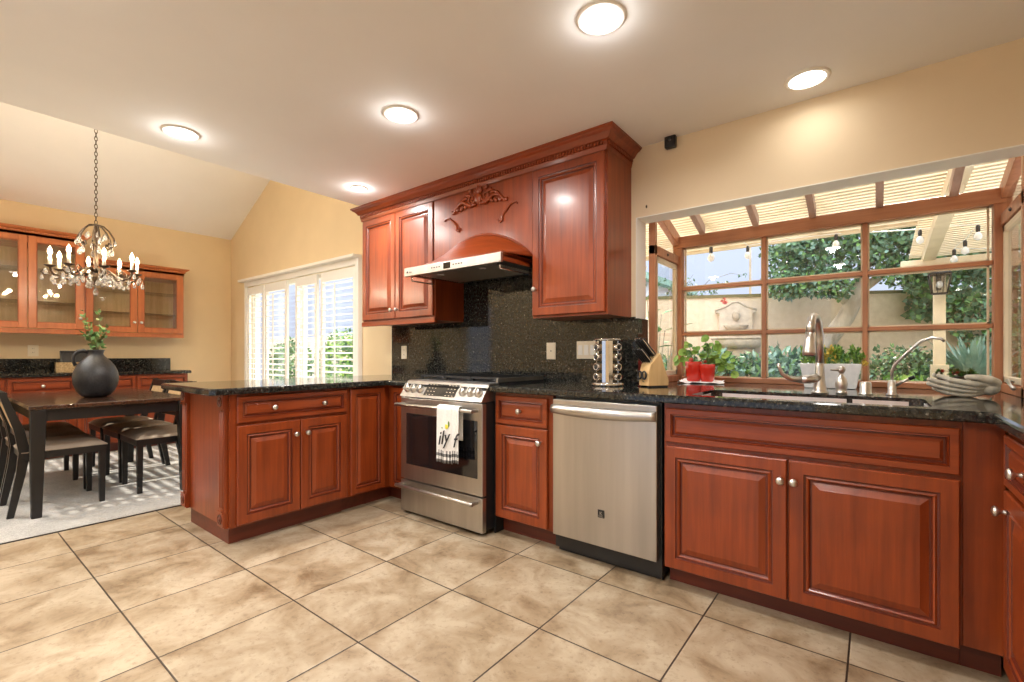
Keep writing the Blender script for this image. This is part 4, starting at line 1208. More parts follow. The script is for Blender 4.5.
r_ = random.Random(21)
t = thing('leafy_branches', 'sparse green leafy branches standing in the black vase', 'branches', (-5.0, .90, TZ + .33))
ms, ml = MB(), MB()
for k in range(9):
    a = r_.uniform(0, 2 * PI); h = r_.uniform(.18, .36); sp = r_.uniform(.03, .13)
    if k < 5: h = .13; sp = .07
    pts = [(0, 0, 0), (math.cos(a) * .02, math.sin(a) * .02, .07), (math.cos(a) * sp * .55, math.sin(a) * sp * .55, .07 + h * .5), (math.cos(a + .3) * sp, math.sin(a + .3) * sp, .06 + h)]
    branch_leaves(ms, ml, pts, r_, 17, .042, .015, .0028, (0, 1), .30)
obj('stems', ms, 'stem', t); obj('leaves', ml, ['leaf_mid', 'leaf_olive'], t, recalc=False)

# ---------------------------------------------------------------- chandelier
CHX, CHY, CHZ = -5.0, .90, 1.66
t = thing('chandelier', 'bronze crystal chandelier with candle bulbs hanging over the dining table', 'chandelier', (CHX, CHY, CHZ))
ztop = vault(CHX) - CHZ
mb = MB(); z = .52; k = 0
while z < ztop - .05:
    lk = []
    for i in range(10):
        a = 2 * PI * i / 10; x = .009 * math.cos(a); zz = .020 * math.sin(a)
        lk.append((x if k % 2 else 0, 0 if k % 2 else x, z + zz))
    mb.tube(lk, .0028, 5, 0, None, 1, True); z += .031; k += 1
obj('chain', mb, 'bronze', t)
obj('canopy', MB().lathe([(.0001, ztop - .06), (.03, ztop - .055), (.06, ztop - .02), (.065, ztop + .02)], 20), 'bronze', t)
obj('column', MB().lathe([(.0001, .0), (.018, .01), (.012, .03), (.030, .06), (.036, .085), (.016, .11), (.010, .16), (.018, .20), (.012, .26), (.010, .36), (.024, .40), (.010, .43), (.014, .48), (.006, .51)], 16), 'bronze', t)
r_ = random.Random(5)
def crystal(p, s, par):
    T = Matrix.Translation(p)
    return obj('crystal', MB().lathe([(.0015, 0), (.003, -.006 * s), (.0105 * s, -.022 * s), (.0125 * s, -.032 * s), (.008 * s, -.044 * s), (.0001, -.050 * s)], 8, 0, T, False), 'crystal', par, (0, 0, 0))
NA = 8
for k in range(NA):
    a = 2 * PI * k / NA; ca, sa = math.cos(a), math.sin(a); rr = .268
    def P(rad, zz): return (ca * rad, sa * rad, zz)
    arm = MB().tube([P(.012, .12), P(.05, .15), P(.10, .12), P(.155, .070), P(.20, .055), P(.245, .068), P(.262, .095), P(rr, .125)], [.0085] * 8, 8)
    arm.tube([P(.16, .068), P(.20, .11), P(.18, .145), P(.15, .13), P(.16, .105)], .0045, 6).tube([P(.25, .072), P(.295, .055), P(.318, .078), P(.30, .10)], .004, 6)
    ao = obj('arm', arm, 'bronze', t)
    T = Matrix.Translation(P(rr, .125))
    obj('drip_pan', MB().lathe([(.006, -.008), (.020, -.002), (.034, .006), (.036, .010), (.015, .006), (.012, .010)], 16, 0, T), 'bronze', ao)
    obj('candle', MB().lathe([(.0115, .006), (.0115, .085), (.0001, .086)], 12, 0, T), 'candle', ao)
    obj('bulb', MB().lathe([(.006, .086), (.010, .094), (.0155, .110), (.013, .128), (.006, .146), (.0001, .158)], 12, 0, T), 'flame', ao)
    lamp('bulb_light', 'POINT', CANDLE_W, P(rr, .125 + .12), t, color=(1, .82, .58), size=.02)
    for dr_, dz in ((.285, .115), (.315, .065), (.255, .062), (.195, .05), (.135, .06), (.165, .095)):
        crystal(P(dr_ + r_.uniform(-.01, .01), dz), r_.uniform(1.0, 1.25), t)
# crown scrolls
for k in range(6):
    a = 2 * PI * k / 6; ca, sa = math.cos(a), math.sin(a)
    pts = [(.012, .50), (.05, .49), (.085, .455), (.115, .40), (.125, .35), (.10, .315), (.075, .33), (.085, .36)]
    obj('scroll', MB().tube([(ca * x, sa * x, z) for x, z in pts], .0065, 6), 'bronze', t)
    for x, z in ((.125, .385), (.105, .315), (.06, .44)): crystal((ca * x, sa * x, z), r_.uniform(1.1, 1.4), t)
for k in range(10):
    a = 2 * PI * k / 10 + .1
    pts = [(math.cos(a) * q, math.sin(a) * q, z) for q, z in ((.02, .20), (.07, .15), (.10, .10))]
    crystal(pts[-1], 1.2, t)
for k in range(6):
    a = 2 * PI * k / 6; crystal((math.cos(a) * .05, math.sin(a) * .05, .055), 1.2, t)
crystal((0, 0, .0), 1.6, t)
ring = [(math.cos(2 * PI * i / 24) * .10, math.sin(2 * PI * i / 24) * .10, .09) for i in range(24)]
obj('ring', MB().tube(ring, .004, 6, 0, None, 1, True), 'bronze', t)

# ---------------------------------------------------------------- things on the kitchen counter
# rotating spice rack
t = thing('spice_rack', 'round chrome carousel rack for spice jars on the counter', 'spice rack', (-1.29, 2.60, CT + .0003), R(-63.6))
obj('base', MB().lathe([(.098, 0), (.100, .006), (.100, .018), (.094, .022), (.0001, .022)], 36), 'chrome', t)
obj('top', MB().lathe([(.072, .272), (.086, .276), (.086, .284), (.05, .288), (.0001, .288)], 36), 'chrome', t)
mb = MB()
for k in range(8):
    a = PI / 2 * (k // 2) + R(17) * (1 if k % 2 else -1)
    T = Matrix.Rotation(a, 4, 'Z')
    mb.box(.068, .0705, -.011, .011, .018, .276, 0, T)
mb.box(-.028, .028, -.028, .028, .02, .274)
obj('frame', mb, 'chrome', t)
JT = None
for k in range(4):
    a = PI / 2 * k + PI / 4
    for i in range(4):
        z = CT + .056 + .059 * i
        c = t.location; wa = a + R(-63.6)
        lab = ('spice jar ' + ['in the bottom row', 'second row up', 'third row up', 'in the top row'][i] + ' of the chrome carousel rack')
        p = (c.x, c.y, z)
        if JT is None:
            JT = thing('spice_jar', lab, 'jar', p, wa, 'spice jars in the carousel')
            T = Matrix.Rotation(R(90), 4, 'Y')
            obj('jar', MB().lathe([(.020, .032), (.021, .036), (.021, .078), (.019, .084)], 16, 0, T), 'jarglass', JT)
            obj('contents', MB().lathe([(.0185, .034), (.0185, .066)], 14, 0, T), 'spice', JT)
            obj('lid', MB().lathe([(.0225, .080), (.0235, .083), (.0235, .096), (.021, .099), (.015, .098), (.0145, .097), (.0001, .097)], 20, 0, T), 'chrome', JT)
            obj('lid_label', MB().lathe([(.0135, .0975), (.0125, .0985), (.0001, .0985)], 16, 0, T), 'dark', JT)
        else: copy_tree(JT, None, p, wa, lab)
# knife block
KX, KY = -1.030, 2.69
t = thing('knife_block', 'slanted pale wooden knife block left of the window', 'knife block', (KX, KY, CT + .0003), R(-33))
t.scale = (.88, .88, .92)
prof = [(-.085, .008), (.075, .008), (.075, .045), (.010, .215), (-.065, .145), (-.085, .085)]   # (y, z) side outline
mb = MB(); hw_ = .052
n = len(prof)
vs = [(-hw_, y, z) for y, z in prof] + [(hw_, y, z) for y, z in prof]
mb.add(vs, [tuple(range(n)), tuple(range(2 * n - 1, n - 1, -1))] + [(i, i + n, (i + 1) % n + n, (i + 1) % n) for i in range(n)])
obj('block', mb, 'blockwood', t, bevel=.003)
obj('engraved_mark', MB().box(-.012, .010, -.0864, -.085, .030, .034).box(-.004, .002, -.0864, -.085, .034, .041).box(-.028, .026, -.0864, -.085, .056, .058), 'dark', t)
for sx in (-1, 1): obj('foot', MB().box(sx * .04 - .008, sx * .04 + .008, -.08, .07, 0, .008), 'dark', t)
Tb = Matrix.Translation((KX, KY, CT)) @ Matrix.Rotation(R(-33), 4, 'Z') @ Matrix.Diagonal((.88, .88, .92, 1))
tilt = math.atan2(.075 , .070)
spots = [(-.034, -.050, .165, 1.0), (-.012, -.050, .165, 1.0), (.012, -.050, .165, .95), (.034, -.050, .165, .9), (-.030, -.012, .20, 1.25), (-.004, -.012, .20, 1.25), (.024, -.010, .20, 1.2)]
klabs = ['black handled knife at the front left corner of the block', 'black handled knife second from the left in the front row', 'black handled knife third from the left in the front row', 'black handled knife at the front right corner of the block',
         'long black handled knife at the back left of the block', 'long black handled knife in the middle of the back row', 'long black handled knife at the back right of the block']
KN = None
for (x, y, z, sc), lab in zip(spots, klabs):
    p = Tb @ Vector((x, y, z - .01))
    if KN is None:
        KN = thing('kitchen_knife', lab, 'knife', p, R(-33), 'knives in the wooden block')
        T = Matrix.Rotation(R(42), 4, 'X')
        obj('handle', MB().box(-.0085, .0085, -.013, .013, .012, .115, 0, T), 'dark', KN, bevel=.005)
        obj('bolster', MB().box(-.0075, .0075, -.012, .012, -.010, .014, 0, T), 'chrome', KN, bevel=.002)
        obj('handle_spine', MB().box(-.0092, .0092, -.0022, .0022, .014, .118, 0, T), 'chrome', KN)
        KN.scale = (sc,) * 3
    else:
        c = copy_tree(KN, None, p, R(-33), lab); c.scale = (sc,) * 3
t = thing('kitchen_scissors', 'black looped scissors hanging in the front of the knife block', 'scissors', Tb @ Vector((0, -.094, .075)), R(-33))
for s in (-1, 1):
    lp = [(s * .022 + .019 * math.cos(2 * PI * i / 16), -.004, .0 + .022 * math.sin(2 * PI * i / 16)) for i in range(16)]
    obj('finger_loop', MB().tube(lp, .0055, 8, 0, None, 1, True), 'dark', t)
obj('pivot', MB().ball((0, .0, -.012), .007, 8, 6).box(-.004, .004, .0, .009, -.035, -.01), 'chrome', t)

# red pots and paper
t = thing('red_planter', 'glossy red double planter with a trailing plant on the sill', 'planter', (-.925, 3.235, CT + .011), R(8))
t.scale = (1.12, 1.12, 1.15)
mb = MB()
mb.lathe([(.034, 0), (.040, .006), (.049, .09), (.050, .115), (.046, .115), (.044, .09), (.0001, .088)], 28, 0, Matrix.Translation((-.036, 0, 0)))
mb.lathe([(.030, 0), (.036, .006), (.045, .078), (.046, .100), (.042, .100), (.040, .078), (.0001, .076)], 28, 0, Matrix.Translation((.042, -.012, 0)))
obj('pot', mb, 'red_pot', t)
obj('soil', MB().lathe([(.043, .092), (.02, .097), (.0001, .098)], 16, 0, Matrix.Translation((-.036, 0, 0))).lathe([(.040, .080), (.0001, .084)], 16, 0, Matrix.Translation((.042, -.012, 0))), 'soil', t)
r_ = random.Random(33); ms, ml = MB(), MB()
def round_leaf(mb, p, nrm, rad, mat=0):
    nrm = Vector(nrm).normalized(); u = nrm.orthogonal().normalized(); v = nrm.cross(u); p = Vector(p)
    vs = [p - nrm * rad * .25] + [p + (u * math.cos(2 * PI * i / 8) + v * math.sin(2 * PI * i / 8)) * rad * (1 if i else 1.25) for i in range(8)]
    mb.add(vs, [(0, 1 + i, 1 + (i + 1) % 8) for i in range(8)], mat, True)
ends = [(-.10, .0, .17), (-.07, -.02, .21), (-.02, .01, .19), (.03, -.01, .25), (.05, .02, .21), (.10, -.02, .20), (.14, -.03, .15), (.17, -.03, .09), (.19, -.02, .045), (-.13, -.01, .11), (.08, .0, .14), (.02, -.03, .15), (.13, -.01, .11)]
for e in ends:
    o0 = Vector((-.036 if e[0] < 0 else .042, 0, .09)); e = Vector(e); mid_ = (o0 + e) / 2 + Vector((0, 0, .04))
    ms.tube([o0, mid_, e], [.003, .0022, .0016], 6)
    for k in range(4):
        p = o0.lerp(e, .35 + .65 * (k + r_.random()) / 4) + rv(r_) * .018 + Vector((0, 0, .02))
        round_leaf(ml, p, rv(r_) + Vector((0, -1.2, .6)), r_.uniform(.010, .022), r_.choice((0, 0, 1)))
    round_leaf(ml, e, rv(r_) * .5 + Vector((-.2, -1, .5)), r_.uniform(.02, .028), 0)
ml.ball((-.05, 0, .125), .014, 8, 6, 2).ball((.03, -.01, .115), .010, 8, 6, 2)
obj('stems', ms, 'vinestem', t); obj('leaves', ml, ['leaf_bright', 'leaf_mid', 'leaf_red'], t, recalc=False)
r_ = random.Random(2)
mb = MB(); off = [[r_.uniform(0, 1) for _ in range(13)] for _ in range(13)]
def nf(a, b):
    i, j = int(round(a * 12)), int(round(b * 12)); e = max(abs(a - .5), abs(b - .5)) * 2
    rr_ = 1 + .12 * (off[i][j] - .5)
    return ((a - .5) * .27 * rr_, (b - .5) * .20 * rr_, .001 + .009 * off[j][i] + (max(0, e - .7) * .05 * off[i][j] if b > .3 else 0))
mb.grid(nf, 12, 12, 0, False)
tag(obj('crumpled_paper', mb, 'napkin', None, (-.915, 3.23, CT + .0015), R(12), recalc=False, solid=.0012), 'crumpled white paper under the red planter', 'paper')

# white long planter
t = thing('white_planter', 'white tapered oblong planter with yellow and green plants on the sill', 'planter', (-.200, 3.17, CT + .001), R(2))
t.scale = (.72, .8, .92)
mb = MB(); vs = []
for (hx_, hy_, z) in ((.165, .055, 0), (.198, .075, .150), (.190, .067, .150), (.186, .064, .125)):
    vs += [(sx * hx_, sy * hy_, z) for sx, sy in ((-1, -1), (1, -1), (1, 1), (-1, 1))]
fs = [(3, 2, 1, 0)] + [(i * 4 + k, i * 4 + (k + 1) % 4, (i + 1) * 4 + (k + 1) % 4, (i + 1) * 4 + k) for i in range(3) for k in range(4)] + [(12, 13, 14, 15)]
mb.add(vs, fs); obj('pot', mb, 'white_pot', t, bevel=.004)
r_ = random.Random(12); ml = MB(); ms = MB()
for k in range(110):
    x = r_.uniform(-.17, .19); y = r_.uniform(-.05, .05); h = r_.uniform(.04, .12); kind = 1 if (-.05 < x < .03 and r_.random() < .75) else 0
    e = (x + r_.uniform(-.03, .03), y + r_.uniform(-.02, .02), .135 + h)
    ms.tube([(x, y, .12), e], .0018, 5)
    for q in range(9):
        p = Vector(e) - Vector((0, 0, r_.uniform(0, .05)))
        leaf(ml, p, rv(r_) + Vector((0, 0, .7)), rv(r_), r_.uniform(.022, .036), r_.uniform(.006, .010), 2 if kind else r_.choice((0, 0, 1)))
for k in range(3):
    ms.tube([(.17, 0, .13), (.19, -.01, .17), (.215, -.015, .175 - .02 * k)], .002, 5)
    for q in range(6): leaf(ml, (.205 + r_.uniform(-.02, .02), -.012, .17 - .015 * k), rv(r_), rv(r_), .03, .008, 2)
obj('stems', ms, 'vinestem', t); obj('leaves', ml, ['leaf_bright', 'leaf_mid', 'flower_y'], t, recalc=False)

# cupped stone hands with succulents
t = thing('stone_hands_bowl', 'pale cast stone cupped hands bowl at the right end of the sill', 'planter', (.305, 2.90, CT), R(5))
t.scale = (.74, .80, .80)
mb = MB()
def hand(s):
    # palms at +x (heel), fingertips at -x; s = side (-1 near the camera)
    for k in range(4):
        tx = [-.118, -.142, -.138, -.112][k]
        pts = [(.100, s * (.030 + .010 * k), .040 + .012 * k), (.050, s * (.044 + .012 * k), .020 + .018 * k), (-.005, s * (.048 + .013 * k), .013 + .0235 * k),
               (-.065, s * (.042 + .013 * k), .020 + .0255 * k), (tx + .02, s * (.028 + .013 * k), .033 + .0255 * k), (tx, s * (.020 + .012 * k), .042 + .0245 * k)]
        mb.tube(pts, [.021, .018, .0142, .0135, .0128, .0120], 14); mb.ball(pts[-1], .0125, 12, 8)
        mb.ball(pts[3], .0148, 10, 8)
    # thumb laid over the rim
    pts = [(.140, s * .050, .078), (.105, s * .082, .100), (.055, s * .094, .112), (.010, s * .088, .113)]
    mb.tube(pts, [.030, .023, .0175, .0135], 14); mb.ball(pts[-1], .0138, 12, 8)
    # heel and wrist
    mb.ball((.118, s * .038, .058), .046, 16, 12, 0, (1, .95, .95))
hand(-1); hand(1)
mb.ball((0, 0, .050), 1, 24, 14, 0, (.118, .060, .047))
hb = obj('hands', mb, 'stone', t, recalc=False)
q = hb.modifiers.new('merge', 'REMESH'); q.mode = 'VOXEL'; q.voxel_size = .0024; q.use_smooth_shade = True
q = hb.modifiers.new('soft', 'SMOOTH'); q.iterations = 1
r_ = random.Random(17)
obj('soil', MB().ball((-.02, 0, .088), 1, 14, 8, 0, (.10, .062, .024)), 'soil', t)
mb = MB()
for k in range(30):
    c = Vector((r_.uniform(-.11, .07), r_.uniform(-.06, .05), .112 + r_.uniform(0, .026))); s_ = r_.uniform(.018, .028); mt = r_.choice((0, 0, 1, 1, 1, 0, 2))
    for ring_, (n_, el) in enumerate(((8, 15), (6, 45), (4, 70))):
        for i in range(n_):
            a = 2 * PI * i / n_ + ring_ * .4
            d = Vector((math.cos(a) * math.cos(R(el)), math.sin(a) * math.cos(R(el)), math.sin(R(el))))
            leaf(mb, c, d, (0, 0, 1), s_, s_ * .28, mt)
obj('succulents', mb, ['leaf_olive', 'leaf_mid', 'leaf_red'], t, recalc=False)

# ---------------------------------------------------------------- outside
GZ = -.12
struct('patio_ground', MB().box(-16, 12, YW + .16, 6.2, GZ - .1, GZ), 'patio')
struct('garden_ground', MB().box(-16, 12, 6.2, 16, GZ - .1, GZ + .01), 'yard')
# garden wall, turned a little from the house
wdir = Vector((.904, .427)); wp = Vector((-2.8, 6.73)); wn_ = Vector((-wdir.y, wdir.x))
wang = math.atan2(wdir.y, wdir.x)
g = thing('garden_wall', 'cream stucco garden wall with a narrow cap behind the plants', 'wall', (wp.x, wp.y, GZ), wang)
obj('wall', MB().box(-1.6, 9, 0, .16, 0, 2.06), 'stucco', g); obj('cap', MB().box(-1.6, 9, -.02, .18, 2.06, 2.10), 'stem', g)
g = thing('side_garden_wall', 'low stucco boundary wall seen through the shutters', 'wall', (-9.5, 7.2, GZ))
obj('wall', MB().box(-6.4, 5.2, 0, .16, 0, 1.75), 'stucco', g)
def onwall(s, off=0.0, z=0.0):
    p = wp + wdir * s - wn_ * off; return (p.x, p.y, z)
sF = (Vector((-1.60, 7.29)) - wp).dot(wdir)
f = thing('wall_fountain', 'carved stone wall fountain with a shell basin and pedestal', 'fountain', onwall(sF, 0.002, 0), wang)
mb = MB()
pr = [(-.25, 1.30), (.25, 1.30), (.22, 1.40), (.215, 1.70), (.26, 1.72), (.26, 1.75), (.20, 1.765), (.12, 1.80), (.05, 1.845), (0, 1.86), (-.05, 1.845), (-.12, 1.80), (-.20, 1.765), (-.26, 1.75), (-.26, 1.72), (-.215, 1.70), (-.22, 1.40)]
n = len(pr); vs = [(x, -.07, z) for x, z in pr] + [(x, 0, z) for x, z in pr]
mb.add(vs, [tuple(range(n)), tuple(range(2 * n - 1, n - 1, -1))] + [(i, (i + 1) % n, (i + 1) % n + n, i + n) for i in range(n)])
obj('back_plate', mb, 'stone_l' if 'stone_l' in M else 'stucco', f)
obj('upper_bowl', MB().lathe([(.02, 1.40), (.06, 1.42), (.13, 1.47), (.17, 1.53), (.155, 1.53), (.0001, 1.50)], 24, 0, Matrix.Translation((0, -.07, 0)) @ Matrix.Diagonal((1, .8, 1, 1))), 'stone_d', f)
obj('mask_spout', MB().ball((0, -.085, 1.66), .055, 12, 8, 0, (1, .6, 1.2)), 'stone_d', f)
obj('basin', MB().lathe([(.26, 1.20), (.33, 1.24), (.345, 1.31), (.34, 1.345), (.30, 1.345), (.29, 1.28), (.0001, 1.27)], 30, 0, Matrix.Translation((0, -.20, 0)) @ Matrix.Diagonal((1, .62, 1, 1))), 'stone_l', f)
obj('basin_lip', MB().lathe([(.345, 1.318), (.362, 1.325), (.362, 1.345), (.345, 1.350)], 30, 0, Matrix.Translation((0, -.20, 0)) @ Matrix.Diagonal((1, .62, 1, 1))), 'stone_d', f)
obj('top_moulding', MB().tube([(x * 1.06, -.06, z + .01) for x, z in ((-.26, 1.735), (-.20, 1.755), (-.12, 1.79), (-.05, 1.84), (0, 1.855), (.05, 1.84), (.12, 1.79), (.20, 1.755), (.26, 1.735))], .018, 8), 'stone_d', f)
obj('base_moulding', MB().box(-.27, .27, -.09, 0, 1.285, 1.325), 'stone_d', f, bevel=.008)
obj('pedestal', MB().lathe([(.20, GZ), (.20, .1), (.14, .3), (.15, .9), (.17, 1.05), (.22, 1.20)], 20, 0, Matrix.Translation((0, -.18, 0)) @ Matrix.Diagonal((1, .7, 1, 1))), 'stone_l', f)

def foliage(mb, r, c, rad, n, ln, wd, mats=(0,), shell=.55, hang=0):
    c = Vector(c)
    for _ in range(n):
        d = rv(r); q = r.uniform(shell, 1.0)
        p = c + Vector((d.x * rad[0], d.y * rad[1], d.z * rad[2])) * q
        dd = (d * .6 + rv(r)); dd.z -= hang
        leaf(mb, p, dd, d + rv(r) * .6, ln * r.uniform(.7, 1.3), wd * r.uniform(.7, 1.3), r.choice(mats))
# tree
r_ = random.Random(77)
t = thing('garden_tree', 'leaning tree with a spreading dark green crown behind the sink window', 'tree', (-.825, 7.20, -.242))
t.scale = (1.1, 1.1, 1.1)
trunk = [(0, 0, 0), (.02, .0, .6), (.12, .05, 1.05), (.28, .10, 1.35), (.48, .15, 1.66), (.60, .18, 1.95), (.66, .2, 2.3)]
mb = MB().tube(trunk, [.12, .105, .10, .095, .09, .08, .06], 14)
mb.tube([(.60, .18, 1.95), (.95, .2, 2.25), (1.5, .3, 2.4)], [.05, .04, .02], 8).tube([(.52, .16, 1.8), (.2, .1, 2.15), (-.2, .0, 2.3)], [.045, .03, .015], 8).tube([(.66, .2, 2.3), (.7, .2, 2.9), (.9, .2, 3.4)], [.05, .04, .02], 8)
obj('trunk', mb, 'bark', t)
mb = MB()
for c, rad, n in (((.66, .1, 2.62), (.85, .42, .48), 4200), ((.0, -.05, 2.50), (.38, .36, .33), 1200), ((-.06, -.1, 2.08), (.30, .3, .19), 750), ((.30, -.15, 2.10), (.30, .25, .22), 600),
                  ((1.45, .15, 2.55), (.80, .40, .50), 3200), ((1.15, 0, 2.12), (.40, .3, .20), 800), ((1.70, .1, 2.12), (.42, .3, .22), 900), ((.5, .25, 3.2), (1.1, .5, .5), 1200), ((.42, -.15, 1.96), (.16, .15, .10), 160)):
    foliage(mb, r_, c, rad, int(n * 1.25), .062, .021, (0, 0, 0, 1, 2), .30, .3)
obj('crown', mb, ['leaf_dark', 'leaf_mid', 'leaf_blue'], t, recalc=False)
# ivy on the wall at the right
t = thing('wall_ivy', 'dense ivy draped over the garden wall at the right', 'ivy', onwall(3.4, .05, GZ), wang)
mb = MB(); r_ = random.Random(9)
for k in range(5600):
    x = r_.uniform(.02, 5.0); low = 1.30 - .0 * x + .12 * math.sin(x * 4) - (.18 if x > .9 else -.42 + .62 * x)
    z = r_.uniform(low, 2.45); y = -r_.uniform(0, .16)
    leaf(mb, (x, y, z), rv(r_) + Vector((0, -.3, -.6)), rv(r_) + Vector((0, -1.5, .4)), .085, .036, r_.choice((0, 0, 1)))
obj('leaves', mb, ['leaf_dark', 'leaf_mid'], t, recalc=False)
# hedge and shrubs
def shrub(name, label, cat, c, rad, n, ln, wd, mats, seed, group=None):
    r = random.Random(seed)
    t = thing(name, label, cat, (c[0], c[1], GZ + .01), 0, group); mb = MB(); ms = MB()
    foliage(mb, r, (0, 0, c[2] - GZ), rad, n, ln, wd, range(len(mats)), .55, -.1)
    for k in range(7):
        e = rv(r); ms.tube([(0, 0, 0), (e.x * rad[0] * .4, e.y * rad[1] * .4, (c[2] - GZ) * .5), (e.x * rad[0] * .8, e.y * rad[1] * .8, c[2] - GZ + abs(e.z) * rad[2] * .5)], [.02, .012, .006], 6)
    obj('stems', ms, 'bark', t); obj('leaves', mb, list(mats), t, recalc=False)
    return t
hx_ = [(-2.02, 6.15), (-1.62, 6.25), (-1.22, 6.35), (-.86, 6.3), (-.42, 6.50)]
hl = ['low green shrub at the foot of the wall left of the fountain', 'low green shrub in front of the fountain pedestal', 'low green shrub just right of the fountain', 'low green shrub left of the leaning tree', 'low green shrub behind the white planter']
for i, ((x, y), lb_) in enumerate(zip(hx_, hl)):
    shrub('garden_shrub', lb_, 'shrub', (x, y, .62 + .05 * (i % 2)), (.34, .28, .50), 1500, .11, .022, ('leaf_mid', 'leaf_dark', 'leaf_blue'), 40 + i, 'low shrubs along the garden wall')
shrub('round_bush', 'rounded dark green bush behind the slim filter tap', 'bush', (.26, 7.0, .72), (.52, .42, .50), 2600, .055, .020, ('leaf_dark', 'leaf_dark', 'leaf_mid'), 61)
shrub('bright_shrub', 'bright lime green fleshy shrub in front of the dark bush', 'shrub', (.20, 6.25, .50), (.34, .26, .36), 1200, .10, .030, ('leaf_bright', 'leaf_bright', 'leaf_mid'), 62)
shrub('grey_shrub', 'small blue grey shrub low behind the right window pane', 'shrub', (-.02, 6.05, .38), (.25, .22, .32), 700, .09, .014, ('leaf_blue',), 63)
shrub('side_shrub', 'dark bush seen through the left casement of the bay', 'bush', (-2.42, 5.75, .55), (.30, .30, .48), 1100, .08, .022, ('leaf_dark', 'leaf_mid'), 64)
# agaves
def agave(name, label, c, n, ln, wd, seed, mat='leaf_blue', up=.75):
    r = random.Random(seed); t = thing(name, label, 'plant', (c[0], c[1], GZ + .01)); mb = MB()
    for k in range(n):
        a = r.uniform(0, 2 * PI); el = R(r.uniform(25, 85)); L = ln * r.uniform(.75, 1.1)
        d = Vector((math.cos(a) * math.cos(el), math.sin(a) * math.cos(el), math.sin(el))); s_ = d.cross(Vector((0, 0, 1))).normalized()
        b0 = Vector((0, 0, c[2] - GZ)); up_ = s_.cross(d); vs = []
        for i, (f, w_) in enumerate(((0, .5), (.3, 1), (.65, .8), (1, .04))):
            p = b0 + d * L * f - Vector((0, 0, L * .22 * f * f))
            vs += [p - s_ * wd * w_ + up_ * wd * .35 * w_, p, p + s_ * wd * w_ + up_ * wd * .35 * w_]
        fs = []
        for i in range(3): fs += [(i * 3, i * 3 + 1, i * 3 + 4, i * 3 + 3), (i * 3 + 1, i * 3 + 2, i * 3 + 5, i * 3 + 4)]
        mb.add(vs, fs, 0, True)
    obj('leaves', mb, mat, t, recalc=False); obj('stem', MB().tube([(0, 0, 0), (0, 0, c[2] - GZ)], [.07, .06], 8), 'bark', t)
agave('agave', 'big blue green agave right of the lantern post', (.86, 7.25, .66), 95, .86, .030, 3)
agave('agave', 'smaller agave rosette left of the lantern post', (.42, 7.35, .75), 36, .60, .03, 4)
agave('agave', 'agave beyond the right casement window', (1.55, 6.9, .7), 50, .8, .035, 5)
shrub('side_ivy_bush', 'tall leafy shrub outside the right casement window', 'shrub', (1.45, 5.9, 1.0), (.5, .4, .9), 2600, .08, .028, ('leaf_dark', 'leaf_mid'), 71)
# banana-like plant outside the left casement
t = thing('broad_leaf_plant', 'broad leaved plant with thin stems outside the left casement', 'plant', (-2.05, 5.35, GZ + .01))
mb = MB(); ms = MB(); r_ = random.Random(6)
for a, L, h in ((.3, .34, 1.50), (2.2, .30, 1.62), (3.6, .36, 1.35), (5.2, .30, 1.45), (1.2, .32, 1.70), (4.4, .3, 1.85)):
    e = Vector((math.cos(a) * .12, math.sin(a) * .12, h)); ms.tube([(0, 0, 0), (e.x * .4, e.y * .4, h * .6), e], [.014, .010, .006], 6)
    leaf(mb, e, (math.cos(a), math.sin(a), .25), (0, 0, 1), L, .055); leaf(mb, e - Vector((0, 0, .15)), (math.cos(a + 1.4), math.sin(a + 1.4), .1), (0, 0, 1), L * .8, .05)
for k in range(4):
    a = k * 1.7; ms.tube([(.1, 0, 0), (.15, .02, .9), (.15 + .05 * k, .05, 1.35 + .08 * k)], [.012, .01, .005], 6)
obj('stems', ms, 'bark', t); obj('leaves', mb, 'leaf_mid', t, recalc=False)
# climbing twigs with a red blossom above the wall
t = thing('wall_climber', 'thin climbing twigs with one red blossom rising over the garden wall', 'climbing plant', onwall(.18, .12, GZ), wang)
ms, ml = MB(), MB(); r_ = random.Random(14)
for k in range(12):
    x0_ = r_.uniform(-.5, .75); pts = [(x0_, .38, 0), (x0_ + .05, .36, 1.2), (x0_ + r_.uniform(-.1, .2), .34, 2.12), (x0_ + r_.uniform(-.1, .4), .30, 2.24 + r_.uniform(0, .25))]
    ms.tube(pts, [.008, .007, .005, .002], 5)
    P_ = [Vector(p) for p in pts[2:]]
    for q in range(22):
        p = P_[0].lerp(P_[1], r_.random()) + rv(r_) * .05; leaf(ml, p, rv(r_), rv(r_), .06, .016)
ms.tube([(.6, .34, 2.1), (.8, .15, 2.32), (1.05, -.06, 2.38), (1.25, -.06, 2.34)], [.005, .004, .003, .002], 5)
for q in range(6): leaf(ml, (1.22 + r_.uniform(-.05, .05), -.06, 2.34), rv(r_), rv(r_), .05, .014)
for q in range(12): leaf(ml, (.98 + r_.uniform(-.03, .03), -.10, 1.98 + r_.uniform(-.02, .03)), rv(r_), rv(r_), .05, .02, 1)
obj('twigs', ms, 'stem', t); obj('leaves', ml, ['leaf_dark', 'leaf_red'], t, recalc=False)
